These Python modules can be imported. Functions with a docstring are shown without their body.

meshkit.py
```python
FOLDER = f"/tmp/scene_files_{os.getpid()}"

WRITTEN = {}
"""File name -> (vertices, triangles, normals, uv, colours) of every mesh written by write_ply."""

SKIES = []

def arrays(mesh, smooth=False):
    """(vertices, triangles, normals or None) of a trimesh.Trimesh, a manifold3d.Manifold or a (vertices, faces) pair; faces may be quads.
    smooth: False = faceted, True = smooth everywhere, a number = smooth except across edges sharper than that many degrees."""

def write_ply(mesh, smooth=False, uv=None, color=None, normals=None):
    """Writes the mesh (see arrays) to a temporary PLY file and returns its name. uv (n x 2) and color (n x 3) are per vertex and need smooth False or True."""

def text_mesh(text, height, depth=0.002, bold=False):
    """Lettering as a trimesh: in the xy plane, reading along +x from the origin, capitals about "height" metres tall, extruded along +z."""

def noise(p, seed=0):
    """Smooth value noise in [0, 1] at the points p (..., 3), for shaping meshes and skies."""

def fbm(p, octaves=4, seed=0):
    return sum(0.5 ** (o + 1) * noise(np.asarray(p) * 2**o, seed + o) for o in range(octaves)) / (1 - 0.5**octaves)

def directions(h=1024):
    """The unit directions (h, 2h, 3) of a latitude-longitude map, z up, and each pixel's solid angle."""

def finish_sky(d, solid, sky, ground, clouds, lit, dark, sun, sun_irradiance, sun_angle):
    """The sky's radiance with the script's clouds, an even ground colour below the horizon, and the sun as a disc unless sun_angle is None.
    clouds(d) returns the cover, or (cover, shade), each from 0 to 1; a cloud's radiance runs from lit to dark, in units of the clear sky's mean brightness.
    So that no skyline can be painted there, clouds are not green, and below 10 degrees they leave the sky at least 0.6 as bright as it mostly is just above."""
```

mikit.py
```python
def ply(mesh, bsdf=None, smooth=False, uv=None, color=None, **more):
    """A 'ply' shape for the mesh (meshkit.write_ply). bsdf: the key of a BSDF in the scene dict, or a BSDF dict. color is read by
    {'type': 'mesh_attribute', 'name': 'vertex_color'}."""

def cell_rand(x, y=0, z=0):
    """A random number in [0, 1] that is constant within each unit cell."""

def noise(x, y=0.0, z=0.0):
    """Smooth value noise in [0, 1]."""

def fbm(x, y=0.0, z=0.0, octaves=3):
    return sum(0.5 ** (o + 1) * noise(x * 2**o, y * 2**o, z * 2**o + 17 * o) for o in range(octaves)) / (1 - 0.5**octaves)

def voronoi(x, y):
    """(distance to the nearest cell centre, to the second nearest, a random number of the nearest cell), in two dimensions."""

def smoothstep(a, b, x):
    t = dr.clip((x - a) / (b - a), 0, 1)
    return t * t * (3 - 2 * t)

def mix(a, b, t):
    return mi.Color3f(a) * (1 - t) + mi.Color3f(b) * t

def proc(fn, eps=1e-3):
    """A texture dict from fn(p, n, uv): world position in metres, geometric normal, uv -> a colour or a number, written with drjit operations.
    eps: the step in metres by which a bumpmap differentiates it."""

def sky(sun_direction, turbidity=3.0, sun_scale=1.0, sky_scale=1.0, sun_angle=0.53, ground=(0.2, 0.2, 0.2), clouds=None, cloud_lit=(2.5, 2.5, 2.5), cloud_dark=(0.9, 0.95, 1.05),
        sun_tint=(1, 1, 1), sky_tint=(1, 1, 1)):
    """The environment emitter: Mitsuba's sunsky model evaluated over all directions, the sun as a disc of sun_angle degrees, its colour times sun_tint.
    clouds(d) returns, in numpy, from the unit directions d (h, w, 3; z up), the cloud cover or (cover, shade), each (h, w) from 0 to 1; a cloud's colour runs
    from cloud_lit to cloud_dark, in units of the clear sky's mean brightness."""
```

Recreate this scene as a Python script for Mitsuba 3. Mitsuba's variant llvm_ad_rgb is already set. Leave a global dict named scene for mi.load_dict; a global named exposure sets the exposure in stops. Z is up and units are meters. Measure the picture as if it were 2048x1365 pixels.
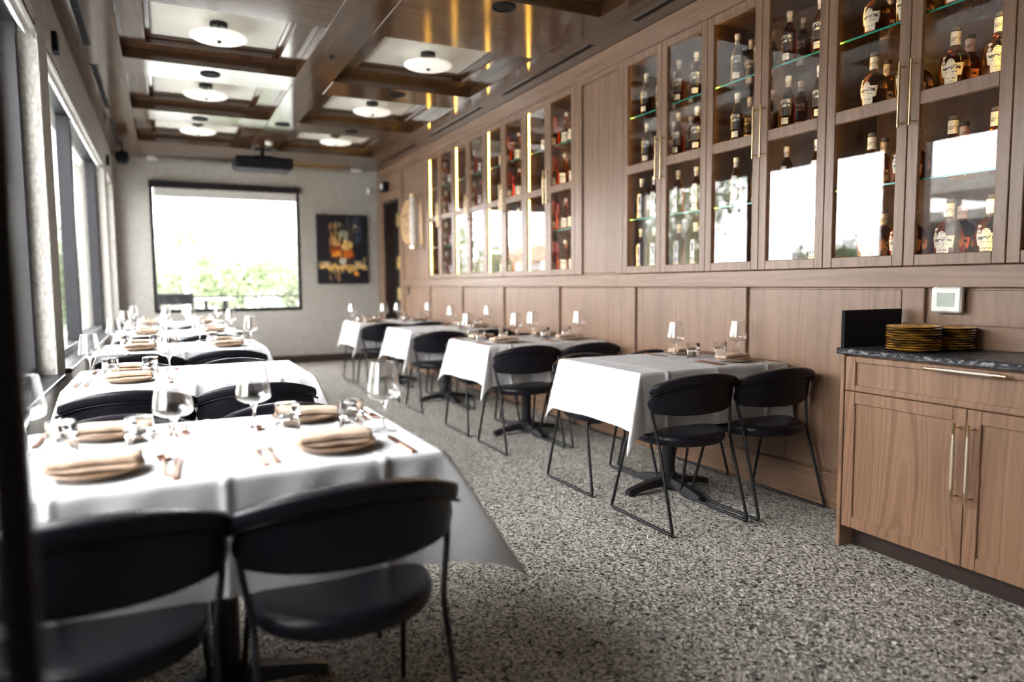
import math, random
import numpy as np, trimesh, mitsuba as mi, drjit as dr, mikit
from mikit import proc, noise, fbm, voronoi, smoothstep, mix
from meshkit import text_mesh, noise as mnoise
from scipy.spatial import ConvexHull

T4 = mi.ScalarTransform4f
rng = random.Random(7)
scene, labels = {}, {}

# ------------------------------------------------------------------ camera, sky, exposure
YAW, PITCH, ROLL, FPX, CAMH = math.radians(26.12), math.radians(4.68), math.radians(-0.45), 1414.0, 1.2
_f = np.array([math.sin(YAW) * math.cos(PITCH), math.cos(YAW) * math.cos(PITCH), -math.sin(PITCH)])
_r = np.array([math.cos(YAW), -math.sin(YAW), 0.0])
_u = np.cross(_r, _f)
_up = -math.sin(ROLL) * _r + math.cos(ROLL) * _u
CAM = np.array([0.0, 0.0, CAMH])
scene["camera"] = {"type": "thinlens", "fov": math.degrees(2 * math.atan(1024 / FPX)), "fov_axis": "x", "aperture_radius": 0.0105, "focus_distance": 3.2, "near_clip": 0.05,
                   "to_world": T4().look_at(origin=CAM.tolist(), target=(CAM + _f).tolist(), up=_up.tolist())}


def overcast(d):
    n = 0.5 + 0.5 * mnoise(np.stack([d[..., 0] * 3, d[..., 1] * 3, d[..., 2] * 5], -1), 3)
    return np.full(d.shape[:2], 0.97), 0.25 * n


scene["sky"] = mikit.sky((-0.55, 0.35, 0.75), turbidity=5, sun_scale=0.0, sky_scale=70.0, ground=(0.30, 0.30, 0.29), clouds=overcast, cloud_lit=(2.5, 2.5, 2.5), cloud_dark=(1.9, 1.93, 2.0))
exposure = -0.05
LED = (38.0, 18.5, 2.6)
LAMP = 0.5

# ------------------------------------------------------------------ materials
XR, XL, YB, ZC, YF = 3.12, -0.557, 11.18, 2.98, -1.6


def wood(light, dark, axis, k=1.0):
    def fn(p, n, uv):
        c = [p.x, p.y, p.z]
        along = c.pop(axis)
        a, b = c
        w = fbm(a * 5 * k + b * 5 * k, along * 1.3 * k, a * 3 - b * 3, 2)
        ring = noise((a + b * 1.13) * 55 * k + w * 9, along * 2.2 * k, 3.0)
        fine = noise((a + b) * 420, along * 14, a * 80)
        t = dr.clip(0.55 * ring + 0.35 * w + 0.3 * fine - 0.12, 0, 1)
        return mix(dark, light, t)
    return fn


def wood_bsdf(light, dark, axis, rough, spec=0.5, k=1.0):
    return {"type": "twosided", "b": {"type": "principled", "base_color": proc(wood(light, dark, axis, k)), "roughness": rough, "specular": spec}}


W_L, W_D = (0.215, 0.129, 0.081), (0.112, 0.063, 0.038)
scene["walnut_up"] = wood_bsdf(W_L, W_D, 2, 0.34)
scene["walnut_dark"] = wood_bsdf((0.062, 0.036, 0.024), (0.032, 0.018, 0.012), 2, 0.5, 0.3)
scene["walnut_along"] = wood_bsdf(W_L, W_D, 1, 0.34)


def cathedral(p, n, uv):
    q = p.y + 0.35 * p.x
    strip = dr.floor(q / 0.27)
    u = q / 0.27 - strip - 0.5 + 0.12 * (noise(p.z * 2.2, strip, 4.0) - 0.5)
    w = fbm(q * 9, p.z * 2.5, 2.0, 2)
    h = u * u * 2.6 + 0.16 * p.z * (2 * dr.floor(2 * noise(strip * 7.7, 3.1, 0.5)) - 1) + 0.16 * w
    ring = noise(h * 46, strip * 3.3, 1.0)
    fine = noise(q * 420, p.z * 14, 5.0)
    return mix((0.115, 0.058, 0.032), (0.235, 0.134, 0.080), dr.clip(0.62 * ring + 0.30 * w + 0.26 * fine - 0.10, 0, 1))


scene["walnut_side"] = {"type": "twosided", "b": {"type": "principled", "base_color": proc(cathedral), "roughness": 0.36, "specular": 0.5}}
C_L, C_D = (0.062, 0.032, 0.0165), (0.028, 0.0135, 0.0065)
scene["ceiling_along"] = wood_bsdf(C_L, C_D, 1, 0.12, 0.8)
scene["ceiling_across"] = wood_bsdf(C_L, C_D, 0, 0.14, 0.8)
scene["base_wood"] = {"type": "twosided", "b": {"type": "principled", "base_color": {"type": "rgb", "value": (0.022, 0.012, 0.009)}, "roughness": 0.4}}


def simple(key, rgb, rough=0.5, metal=0.0, spec=0.5, **more):
    scene[key] = {"type": "twosided", "b": {"type": "principled", "base_color": {"type": "rgb", "value": rgb}, "roughness": rough, "metallic": metal, "specular": spec, **more}}


simple("black_metal", (0.008, 0.008, 0.010), 0.42, spec=0.3)
simple("black_iron", (0.008, 0.008, 0.010), 0.36, spec=0.35)
simple("black_plastic", (0.008, 0.008, 0.010), 0.7, spec=0.12)
simple("frame_dark", (0.009, 0.009, 0.012), 0.38, spec=0.4)
simple("white_plastic", (0.78, 0.78, 0.76), 0.4)
simple("shade_white", (0.74, 0.74, 0.72), 0.6)
simple("metal_grey", (0.5, 0.5, 0.5), 0.3, 1.0)
simple("brass", (0.78, 0.60, 0.36), 0.28, 1.0)
simple("copper", (0.50, 0.26, 0.17), 0.28, 1.0)
simple("copper_dark", (0.22, 0.105, 0.07), 0.35, 0.9)
simple("panel_white", (0.60, 0.59, 0.54), 0.8)
simple("screen_grey", (0.42, 0.47, 0.40), 0.2)
simple("beige_cloth", (0.40, 0.30, 0.225), 0.95, spec=0.1)
simple("cap_white", (0.72, 0.70, 0.65), 0.4)
simple("cap_dark", (0.05, 0.05, 0.05), 0.4)
simple("wax_red", (0.26, 0.010, 0.007), 0.35)
simple("hinge_gold", (0.85, 0.68, 0.25), 0.3, 0.8)
simple("door_dark", (0.008, 0.005, 0.004), 0.6, spec=0.2)
simple("shelf_edge", (0.02, 0.22, 0.19), 0.15)
simple("concrete", (0.36, 0.36, 0.345), 0.9)
simple("patio_grey", (0.008, 0.0085, 0.011), 0.6, spec=0.2)
simple("patio_top", (0.5, 0.49, 0.48), 0.5)
simple("bark", (0.10, 0.075, 0.055), 0.9)
simple("stucco", (0.52, 0.50, 0.47), 0.9)
simple("roof_red", (0.38, 0.16, 0.11), 0.9)
simple("dark_glass", (0.03, 0.035, 0.045), 0.1)
for k, c in (("leaf", (0.17, 0.22, 0.11)), ("leaf_pale", (0.25, 0.28, 0.18))):
    scene[k] = {"type": "twosided", "b": {"type": "principled", "base_color": {"type": "rgb", "value": c}, "roughness": 0.6}}
scene["cloth"] = {"type": "twosided", "b": {"type": "diffuse", "reflectance": {"type": "rgb", "value": (0.55, 0.55, 0.555)}}}


def leather_bump(p, n, uv):
    return noise(p.x * 260, p.y * 260, p.z * 260) * 0.5 + noise(p.x * 600, p.y * 600, p.z * 600) * 0.5


scene["leather"] = {"type": "twosided", "b": {"type": "bumpmap", "scale": 0.0006, "t": proc(leather_bump, 0.0008), "b": {"type": "principled", "base_color": {"type": "rgb", "value": (0.006, 0.0055, 0.008)}, "roughness": 0.33, "specular": 0.17}}}


def carpet_colour(p, n, uv):
    a = p.x + 0.012 * noise(p.x * 60, p.y * 60, 1.0)
    b = p.y + 0.012 * noise(p.x * 60, p.y * 60, 5.0)
    d, e, r = voronoi(a * 170, b * 150)
    big = noise(a * 115, b * 100, 2.0)
    mid = noise(a * 190, b * 165, 9.0)
    t = smoothstep(0.25, 0.74, 0.34 * big + 0.36 * mid + 0.32 * r)
    t = t * (0.72 + 0.35 * (1 - d))
    return mix((0.022, 0.017, 0.015), (0.68, 0.645, 0.575), dr.clip(t, 0, 1))


def carpet_height(p, n, uv):
    d, e, r = voronoi(p.x * 150, p.y * 130)
    return 0.6 * (1 - d) + 0.4 * r + noise(p.x * 95, p.y * 82, 2.0)


scene["carpet"] = {"type": "bumpmap", "scale": 0.006, "t": proc(carpet_height, 0.003), "b": {"type": "diffuse", "reflectance": proc(carpet_colour)}}


def plaster_colour(p, n, uv):
    q = p.x + p.y
    t = fbm(q * 85, p.z * 50, p.y * 3, 3)
    return mix((0.345, 0.328, 0.298), (0.450, 0.432, 0.395), smoothstep(0.25, 0.75, t))


def plaster_height(p, n, uv):
    q = p.x + p.y
    return fbm(q * 85, p.z * 50, p.y * 3, 3)


scene["plaster"] = {"type": "twosided", "b": {"type": "bumpmap", "scale": 0.012, "t": proc(plaster_height, 0.003), "b": {"type": "diffuse", "reflectance": proc(plaster_colour)}}}


def granite(p, n, uv):
    t = fbm(p.x * 70, p.y * 70, p.z * 70, 3)
    return mix((0.012, 0.013, 0.016), (0.060, 0.063, 0.072), smoothstep(0.42, 0.85, t))


def granite_h(p, n, uv):
    return fbm(p.x * 60, p.y * 60, p.z * 60, 2)


scene["granite"] = {"type": "bumpmap", "scale": 0.006, "t": proc(granite_h, 0.003), "b": {"type": "principled", "base_color": proc(granite), "roughness": 0.35, "specular": 0.5}}


def stoneware(p, n, uv):
    t = fbm(p.x * 30, p.y * 30, p.z * 200, 2)
    return mix((0.10, 0.058, 0.033), (0.25, 0.16, 0.095), t)


scene["stoneware"] = {"type": "twosided", "b": {"type": "principled", "base_color": proc(stoneware), "roughness": 0.35}}


def amber_plate(p, n, uv):
    t = fbm(p.x * 20, p.y * 20, p.z * 160, 2)
    return mix((0.05, 0.022, 0.008), (0.62, 0.32, 0.05), smoothstep(0.40, 0.66, t))


scene["amber_glaze"] = {"type": "twosided", "b": {"type": "principled", "base_color": proc(amber_plate), "roughness": 0.18, "specular": 0.6}}
scene["pane"] = {"type": "thindielectric", "int_ior": 1.52}
scene["bowl_glass"] = {"type": "thindielectric", "int_ior": 1.55}
scene["clear_glass"] = {"type": "dielectric", "int_ior": 1.5}
scene["bottle_glass"] = {"type": "principled", "base_color": {"type": "rgb", "value": (0.42, 0.11, 0.014)}, "spec_trans": 1.0, "roughness": 0.04, "eta": 1.45}
scene["bottle_dark"] = {"type": "principled", "base_color": {"type": "rgb", "value": (0.22, 0.045, 0.008)}, "spec_trans": 1.0, "roughness": 0.04, "eta": 1.45}
simple("neck_glass", (0.45, 0.43, 0.38), 0.12)
scene["lamp_glass"] = {"type": "twosided", "b": {"type": "diffuse", "reflectance": {"type": "rgb", "value": (0.8, 0.79, 0.74)}}}


def ink_rows(rows, paper, ink, border=None):
    """rows: (v0, v1, u0, u1, strokes): bands of unreadably small print"""
    def fn(p, n, uv):
        c = mi.Color3f(paper)
        u, v = uv.x, uv.y
        for i, (v0, v1, u0, u1, k) in enumerate(rows):
            t = (v - v0) / (v1 - v0)
            s = u + 0.15 * t / k
            on = (t > 0) & (t < 1) & (u > u0) & (u < u1) & (noise(s * k * 2.0, t * 2.2 + i * 7.3, 1.7 + i) > 0.52)
            c = dr.select(on, mi.Color3f(ink), c)
        return c
    return fn


def print_bsdf(key, rows, paper, ink, rough=0.5):
    scene[key] = {"type": "twosided", "b": {"type": "principled", "base_color": proc(ink_rows(rows, paper, ink)), "roughness": rough}}


CREAM, WHITE, BLACK = (0.76, 0.71, 0.58), (0.78, 0.77, 0.72), (0.012, 0.012, 0.014)
print_bsdf("label_black", [(0.70, 0.90, 0.06, 0.94, 9), (0.48, 0.62, 0.12, 0.88, 16)], BLACK, (0.75, 0.75, 0.72))
print_bsdf("label_script", [(0.50, 0.74, 0.08, 0.92, 10), (0.80, 0.86, 0.2, 0.8, 22), (0.28, 0.36, 0.2, 0.8, 24), (0.10, 0.2, 0.42, 0.56, 8)], CREAM, (0.03, 0.03, 0.03))
print_bsdf("label_cream", [(0.55, 0.72, 0.15, 0.85, 8), (0.25, 0.34, 0.2, 0.8, 18)], CREAM, (0.22, 0.17, 0.12))
print_bsdf("label_tall", [(0.45, 0.85, 0.2, 0.8, 5), (0.08, 0.2, 0.15, 0.85, 12)], (0.55, 0.58, 0.66), (0.08, 0.09, 0.13))
print_bsdf("neck_wrap", [(0.3, 0.6, 0.0, 1.0, 14)], CREAM, (0.35, 0.33, 0.26))


def sign_colour(p, n, uv):
    c = wood((0.50, 0.31, 0.14), (0.40, 0.23, 0.09), 2)(p, n, uv)
    y, z = (p.y - 9.66) / 0.31, (p.z - 2.065) / 0.31
    for z0, z1, w in ((0.18, 0.38, 0.62), (-0.02, 0.10, 0.5), (-0.30, -0.20, 0.55), (-0.50, -0.40, 0.4)):
        t = (z - z0) / (z1 - z0)
        on = (t > 0) & (t < 1) & (dr.abs(y) < w) & (noise(y * 13, t * 2, z0 * 50) > 0.5)
        c = dr.select(on, mi.Color3f(0.07, 0.04, 0.02), c)
    return c


scene["sign_wood"] = {"type": "twosided", "b": {"type": "principled", "base_color": proc(sign_colour), "roughness": 0.5}}


def painting(p, n, uv):
    u0, v0 = (p.x - 2.14) / 0.79, (p.z - 1.216) / 1.062
    du, dv = (noise(u0 * 14, v0 * 10, 3.0) - 0.5) * 0.07, (noise(u0 * 12, v0 * 12, 8.0) - 0.5) * 0.07
    u, v = u0 + du, v0 + dv
    k = noise(u0 * 18, v0 * 26, 4.0)
    k2 = noise(u0 * 36, v0 * 14, 6.0)
    c = mi.Color3f(0.006, 0.006, 0.010)

    def put(c, on, col):
        return dr.select(on, mi.Color3f(col) * (0.55 + 0.8 * k), c)

    def rect(a, b, lo, hi):
        return (u > a) & (u < b) & (v > lo) & (v < hi)
    smoke = (dr.square((u - 0.72) / 0.2) + dr.square((v - 0.78) / 0.2) < 1) & (k2 > 0.45)
    c = put(c, smoke, (0.035, 0.045, 0.07))
    c = put(c, rect(0.24, 0.72, 0.36, 0.86) & (k2 > 0.35), (0.035, 0.025, 0.02))
    c = put(c, rect(0.24, 0.30, 0.6, 0.87) & (k > 0.4), (0.30, 0.15, 0.07))
    c = put(c, rect(0.34, 0.58, 0.80, 0.88) & (k2 > 0.55), (0.25, 0.22, 0.14))
    c = put(c, rect(0.36, 0.39, 0.68, 0.86) & (k > 0.35), (0.5, 0.28, 0.07))
    c = put(c, rect(0.40, 0.58, 0.65, 0.77), (0.36, 0.38, 0.28))
    c = put(c, rect(0.70, 0.80, 0.74, 0.85) & (k > 0.45), (0.40, 0.36, 0.27))
    c = put(c, rect(0.27, 0.72, 0.38, 0.60), (0.16, 0.022, 0.006))
    c = put(c, rect(0.30, 0.70, 0.36, 0.50) & (k2 > 0.42), (0.75, 0.17, 0.012))
    c = put(c, rect(0.31, 0.48, 0.38, 0.43), (0.85, 0.42, 0.06))
    c = put(c, rect(0.28, 0.46, 0.56, 0.68) & (k2 > 0.40), (0.75, 0.45, 0.16))
    c = put(c, rect(0.48, 0.70, 0.49, 0.64) & (v < 0.66 - 0.6 * dr.abs(u - 0.57)), (0.85, 0.58, 0.20))
    c = put(c, rect(0.27, 0.72, 0.28, 0.36) & (k > 0.3), (0.04, 0.03, 0.022))
    c = put(c, dr.square((u - 0.51) / 0.07) + dr.square((v - 0.33) / 0.045) < 1, (0.6, 0.55, 0.48))
    c = put(c, rect(0.04, 0.97, 0.215, 0.285), (0.85, 0.52, 0.16))
    c = put(c, rect(0.04, 0.24, 0.25, 0.35) & (k2 > 0.35), (0.62, 0.48, 0.30))
    c = put(c, rect(0.72, 0.96, 0.24, 0.36) & (k2 > 0.42), (0.65, 0.46, 0.25))
    c = put(c, rect(0.24, 0.76, 0.155, 0.215) & (k2 > 0.42), (0.75, 0.50, 0.20))
    c = put(c, rect(0.24, 0.50, 0.05, 0.16) & (noise(u0 * 40, 1.0, 2.0) > 0.66), (0.28, 0.15, 0.06))
    c = put(c, dr.square((u - 0.75) / 0.05) + dr.square((v - 0.125) / 0.035) < 1, (0.8, 0.30, 0.04))
    edge = (u0 < 0.015) | (u0 > 0.985) | (v0 < 0.015) | (v0 > 0.985)
    return dr.select(edge, mi.Color3f(0.006, 0.006, 0.010), c)


scene["canvas_paint"] = {"type": "twosided", "b": {"type": "principled", "base_color": proc(painting), "roughness": 0.55, "specular": 0.3}}


# ------------------------------------------------------------------ helpers
def cat(*ms):
    ms = [m for x in ms for m in (x if isinstance(x, list) else [x])]
    vs, fs, n = [], [], 0
    for m in ms:
        v, f = (np.asarray(m.vertices), np.asarray(m.faces)) if hasattr(m, "vertices") else m
        vs.append(v); fs.append(np.asarray(f) + n); n += len(v)
    return np.vstack(vs), np.vstack(fs)


def moved(m, x=0, y=0, z=0, rz=0):
    v, f = (np.asarray(m.vertices), np.asarray(m.faces)) if hasattr(m, "vertices") else m
    c, s = math.cos(rz), math.sin(rz)
    return v @ np.array([[c, s, 0], [-s, c, 0], [0, 0, 1.0]]) + [x, y, z], f


def hull(pts):
    pts = np.asarray(pts, float)
    h = ConvexHull(pts)
    f = h.simplices.copy()
    n = np.cross(pts[f[:, 1]] - pts[f[:, 0]], pts[f[:, 2]] - pts[f[:, 0]])
    flip = np.einsum("ij,ij->i", n, h.equations[:, :3]) < 0
    f[flip] = f[flip][:, ::-1]
    return pts, f


_SG = [(a, b, c) for a in (0, 1) for b in (0, 1) for c in (0, 1)]
_cham = {}


def box(x0, x1, y0, y1, z0, z1, c=0.0):
    """a box, its edges chamfered by c"""
    lo, hi = np.array([x0, y0, z0], float), np.array([x1, y1, z1], float)
    if c <= 0:
        v = np.array([[(lo, hi)[a][0], (lo, hi)[b][1], (lo, hi)[d][2]] for a, b, d in _SG])
        f = np.array([[0, 1, 3], [0, 3, 2], [4, 6, 7], [4, 7, 5], [0, 4, 5], [0, 5, 1], [2, 3, 7], [2, 7, 6], [0, 2, 6], [0, 6, 4], [1, 5, 7], [1, 7, 3]])
        return v, f
    c = min(c, 0.45 * (hi - lo).min())
    if "f" not in _cham:
        u = [[(0.2 if s == 0 else 0.8) if k != ax else s for k, s in enumerate(g)] for g in _SG for ax in range(3)]
        _cham["f"] = hull(u)[1]
    v = []
    for g in _SG:
        for ax in range(3):
            v.append([((lo[k] + (0 if k == ax else c)) if s == 0 else (hi[k] - (0 if k == ax else c))) for k, s in enumerate(g)])
    return np.array(v), _cham["f"]


def tube(pts, r, sides=10, closed_caps=True, bend=0.0):
    p = np.asarray(pts, float)
    if bend > 0:
        out = [p[0]]
        for i in range(1, len(p) - 1):
            a, b, c = p[i - 1], p[i], p[i + 1]
            la, lc = np.linalg.norm(a - b), np.linalg.norm(c - b)
            q0, q1 = b + (a - b) / la * min(bend, la / 2.1), b + (c - b) / lc * min(bend, lc / 2.1)
            for t in np.linspace(0, 1, 6):
                out.append((1 - t) ** 2 * q0 + 2 * t * (1 - t) * b + t * t * q1)
        out.append(p[-1]); p = np.array(out)
    t = np.gradient(p, axis=0)
    t /= np.linalg.norm(t, axis=1, keepdims=True)
    a = np.cross(t[0], [0.3, 0.2, 0.93]); a /= np.linalg.norm(a)
    rr = np.broadcast_to(r, (len(p),))
    ang = np.arange(sides) * 2 * np.pi / sides
    v = []
    for i in range(len(p)):
        a = a - t[i] * (a @ t[i]); a /= np.linalg.norm(a)
        b = np.cross(t[i], a)
        v.append(p[i] + rr[i] * (np.cos(ang)[:, None] * a + np.sin(ang)[:, None] * b))
    v = np.vstack(v); f = []
    for i in range(len(p) - 1):
        for j in range(sides):
            q = [i * sides + j, i * sides + (j + 1) % sides, (i + 1) * sides + (j + 1) % sides, (i + 1) * sides + j]
            f += [[q[0], q[1], q[2]], [q[0], q[2], q[3]]]
    n = len(v)
    v = np.vstack([v, p[:1], p[-1:]])
    for j in range(sides):
        f += [[n, (j + 1) % sides, j], [n + 1, (len(p) - 1) * sides + j, (len(p) - 1) * sides + (j + 1) % sides]]
    return v, np.array(f)


def lathe(prof, n=28):
    """profile [(r, z)...] from bottom to top (outward side right); r = 0 ends are closed"""
    pr = np.asarray(prof, float)
    ang = np.arange(n) * 2 * np.pi / n
    v, idx = [], []
    for r, z in pr:
        if r < 1e-7:
            idx.append([len(v)] * n); v.append([0, 0, z])
        else:
            idx.append(list(range(len(v), len(v) + n))); v += [[r * math.cos(t), r * math.sin(t), z] for t in ang]
    f = []
    for a, b in zip(idx[:-1], idx[1:]):
        for j in range(n):
            k = (j + 1) % n
            if a[j] != a[k]: f.append([a[j], a[k], b[k]])
            if b[j] != b[k]: f.append([a[j], b[k], b[j]])
    return np.array(v), np.array(f)


def curve(pts, n=6):
    """a smooth profile through the points (Catmull-Rom)"""
    p = np.asarray(pts, float)
    q = np.vstack([2 * p[0] - p[1], p, 2 * p[-1] - p[-2]])
    out = []
    for i in range(1, len(q) - 2):
        for t in np.linspace(0, 1, n, endpoint=False):
            a, b, c, d = q[i - 1:i + 3]
            out.append(0.5 * (2 * b + (c - a) * t + (2 * a - 5 * b + 4 * c - d) * t * t + (3 * b - a - 3 * c + d) * t ** 3))
    out.append(p[-1])
    out = np.array(out); out[:, 0] = np.maximum(out[:, 0], 0)
    return out


def gridmesh(P, wrap=False):
    """P (m, n, 3)"""
    m, n = P.shape[:2]
    i, j = np.meshgrid(np.arange(m - 1), np.arange(n if wrap else n - 1), indexing="ij")
    k = (j + 1) % n
    a, b, c, d = i * n + j, i * n + k, (i + 1) * n + k, (i + 1) * n + j
    return P.reshape(-1, 3), np.vstack([np.stack([a, b, c], -1).reshape(-1, 3), np.stack([a, c, d], -1).reshape(-1, 3)])


_count = {}


def numbered(key):
    if key not in _count:
        _count[key] = 0
        return key
    _count[key] += 1
    return f"{key}_{_count[key]:03d}"


def shape(mesh, bsdf, smooth=False, **more):
    return mikit.ply(mesh, bsdf, smooth, **more)


def part(parent, name, d, label=None):
    key = numbered(f"{parent}__{name}")
    scene[key] = d
    if label: labels[key] = {"label": label}
    return key


def thing(name, label, category, group=None):
    key = numbered(name)
    labels[key] = {"label": label, "category": category}
    if group: labels[key]["group"] = group
    return key


def struct(name, d=None):
    key = numbered(name)
    if d is not None: scene[key] = d
    labels[key] = {"kind": "structure"}
    return key


def place(name, proto, x, y, z, rz, label, category, group=None, scale=1.0):
    """a copy of a prototype: a list of (path, shape dict, part label or None); path '' = the thing itself"""
    key = thing(name, label, category, group)
    m = T4().translate([x, y, z]).rotate([0, 0, 1], math.degrees(rz))
    if scale != 1.0: m = m @ T4().scale([scale] * 3)
    for path, d, lab in proto:
        k = f"{key}__{path}" if path else key
        scene[k] = {**d, "to_world": m}
        if lab: labels[k] = {"label": lab}
    return key


# ------------------------------------------------------------------ setting: floor, walls, ceiling
struct("floor", shape(box(XL - 0.2, XR + 0.5, YF - 0.2, YB + 0.2, -0.1, 0.0), "carpet"))

# left wall: windows W1..W3 in a plastered wall
WIN = [(1.10, 4.70), (5.03, 9.48), (9.83, 10.95)]
SILL, HEAD, GX = 0.705, 2.66, -0.705
wl = struct("wall_left")
part(wl, "apron", shape(box(XL - 0.30, XL, YF, YB, -0.1, SILL - 0.03), "plaster"))
part(wl, "header", shape(box(XL - 0.30, XL, YF, YB, HEAD, 3.42), "plaster"))
ys = [YF] + [v for w in WIN for v in w] + [YB]
for i in range(0, len(ys), 2):
    part(wl, "pier", shape(box(XL - 0.30, XL, ys[i], ys[i + 1], SILL - 0.03, HEAD, 0.004), "plaster"))
for i, (a, b) in enumerate(WIN):
    w = struct(f"window_{i + 1}")
    part(w, "sill", shape(box(XL - 0.30, XL + 0.035, a - 0.02, b + 0.02, SILL - 0.03, SILL, 0.006), "frame_dark"))
    fr = [box(GX - 0.04, GX + 0.055, a, a + 0.06, SILL, HEAD, 0.004), box(GX - 0.04, GX + 0.055, b - 0.06, b, SILL, HEAD, 0.004),
          box(GX - 0.04, GX + 0.055, a + 0.06, b - 0.06, SILL, SILL + 0.05, 0.004), box(GX - 0.04, GX + 0.055, a + 0.06, b - 0.06, HEAD - 0.05, HEAD, 0.004)]
    part(w, "frame", shape(cat(fr), "frame_dark"))
    mid = [7.0] if b - a > 3.5 else []
    for mm in mid:
        part(w, "mullion", shape(box(GX - 0.04, GX + 0.065, mm - 0.045, mm + 0.045, SILL + 0.05, HEAD - 0.05, 0.004), "frame_dark"))
    edges = [a + 0.06] + [v for mm in mid for v in (mm - 0.045, mm + 0.045)] + [b - 0.06]
    for j in range(0, len(edges), 2):
        q = np.array([[GX, edges[j], SILL + 0.05], [GX, edges[j + 1], SILL + 0.05], [GX, edges[j + 1], HEAD - 0.05], [GX, edges[j], HEAD - 0.05]])
        part(w, "pane", shape((q, np.array([[0, 1, 2], [0, 2, 3]])), "pane"))

# back wall with its window
BW = (-0.13, 1.90, 0.815, 2.655)
wb = struct("wall_back")
part(wb, "surface", shape(cat(box(XL - 0.2, BW[0], YB, YB + 0.18, -0.1, 3.42), box(BW[1], XR + 0.5, YB, YB + 0.18, -0.1, 3.42),
                              box(BW[0], BW[1], YB, YB + 0.18, -0.1, BW[2]), box(BW[0], BW[1], YB, YB + 0.18, BW[3], 3.42)), "plaster"))
struct("baseboard_back", shape(box(XL, XR - 0.02, YB - 0.018, YB, 0, 0.115, 0.004), "base_wood"))
struct("baseboard_left", shape(box(XL, XL + 0.018, YF, YB - 0.018, 0, 0.115, 0.004), "base_wood"))
w = struct("window_4")
part(w, "frame", shape(cat(box(BW[0], BW[0] + 0.045, YB + 0.01, YB + 0.09, BW[2], BW[3], 0.003), box(BW[1] - 0.045, BW[1], YB + 0.01, YB + 0.09, BW[2], BW[3], 0.003),
                           box(BW[0] + 0.045, BW[1] - 0.045, YB + 0.01, YB + 0.09, BW[2], BW[2] + 0.05, 0.003), box(BW[0] + 0.045, BW[1] - 0.045, YB + 0.01, YB + 0.09, BW[3] - 0.05, BW[3], 0.003)), "black_metal"))
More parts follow.
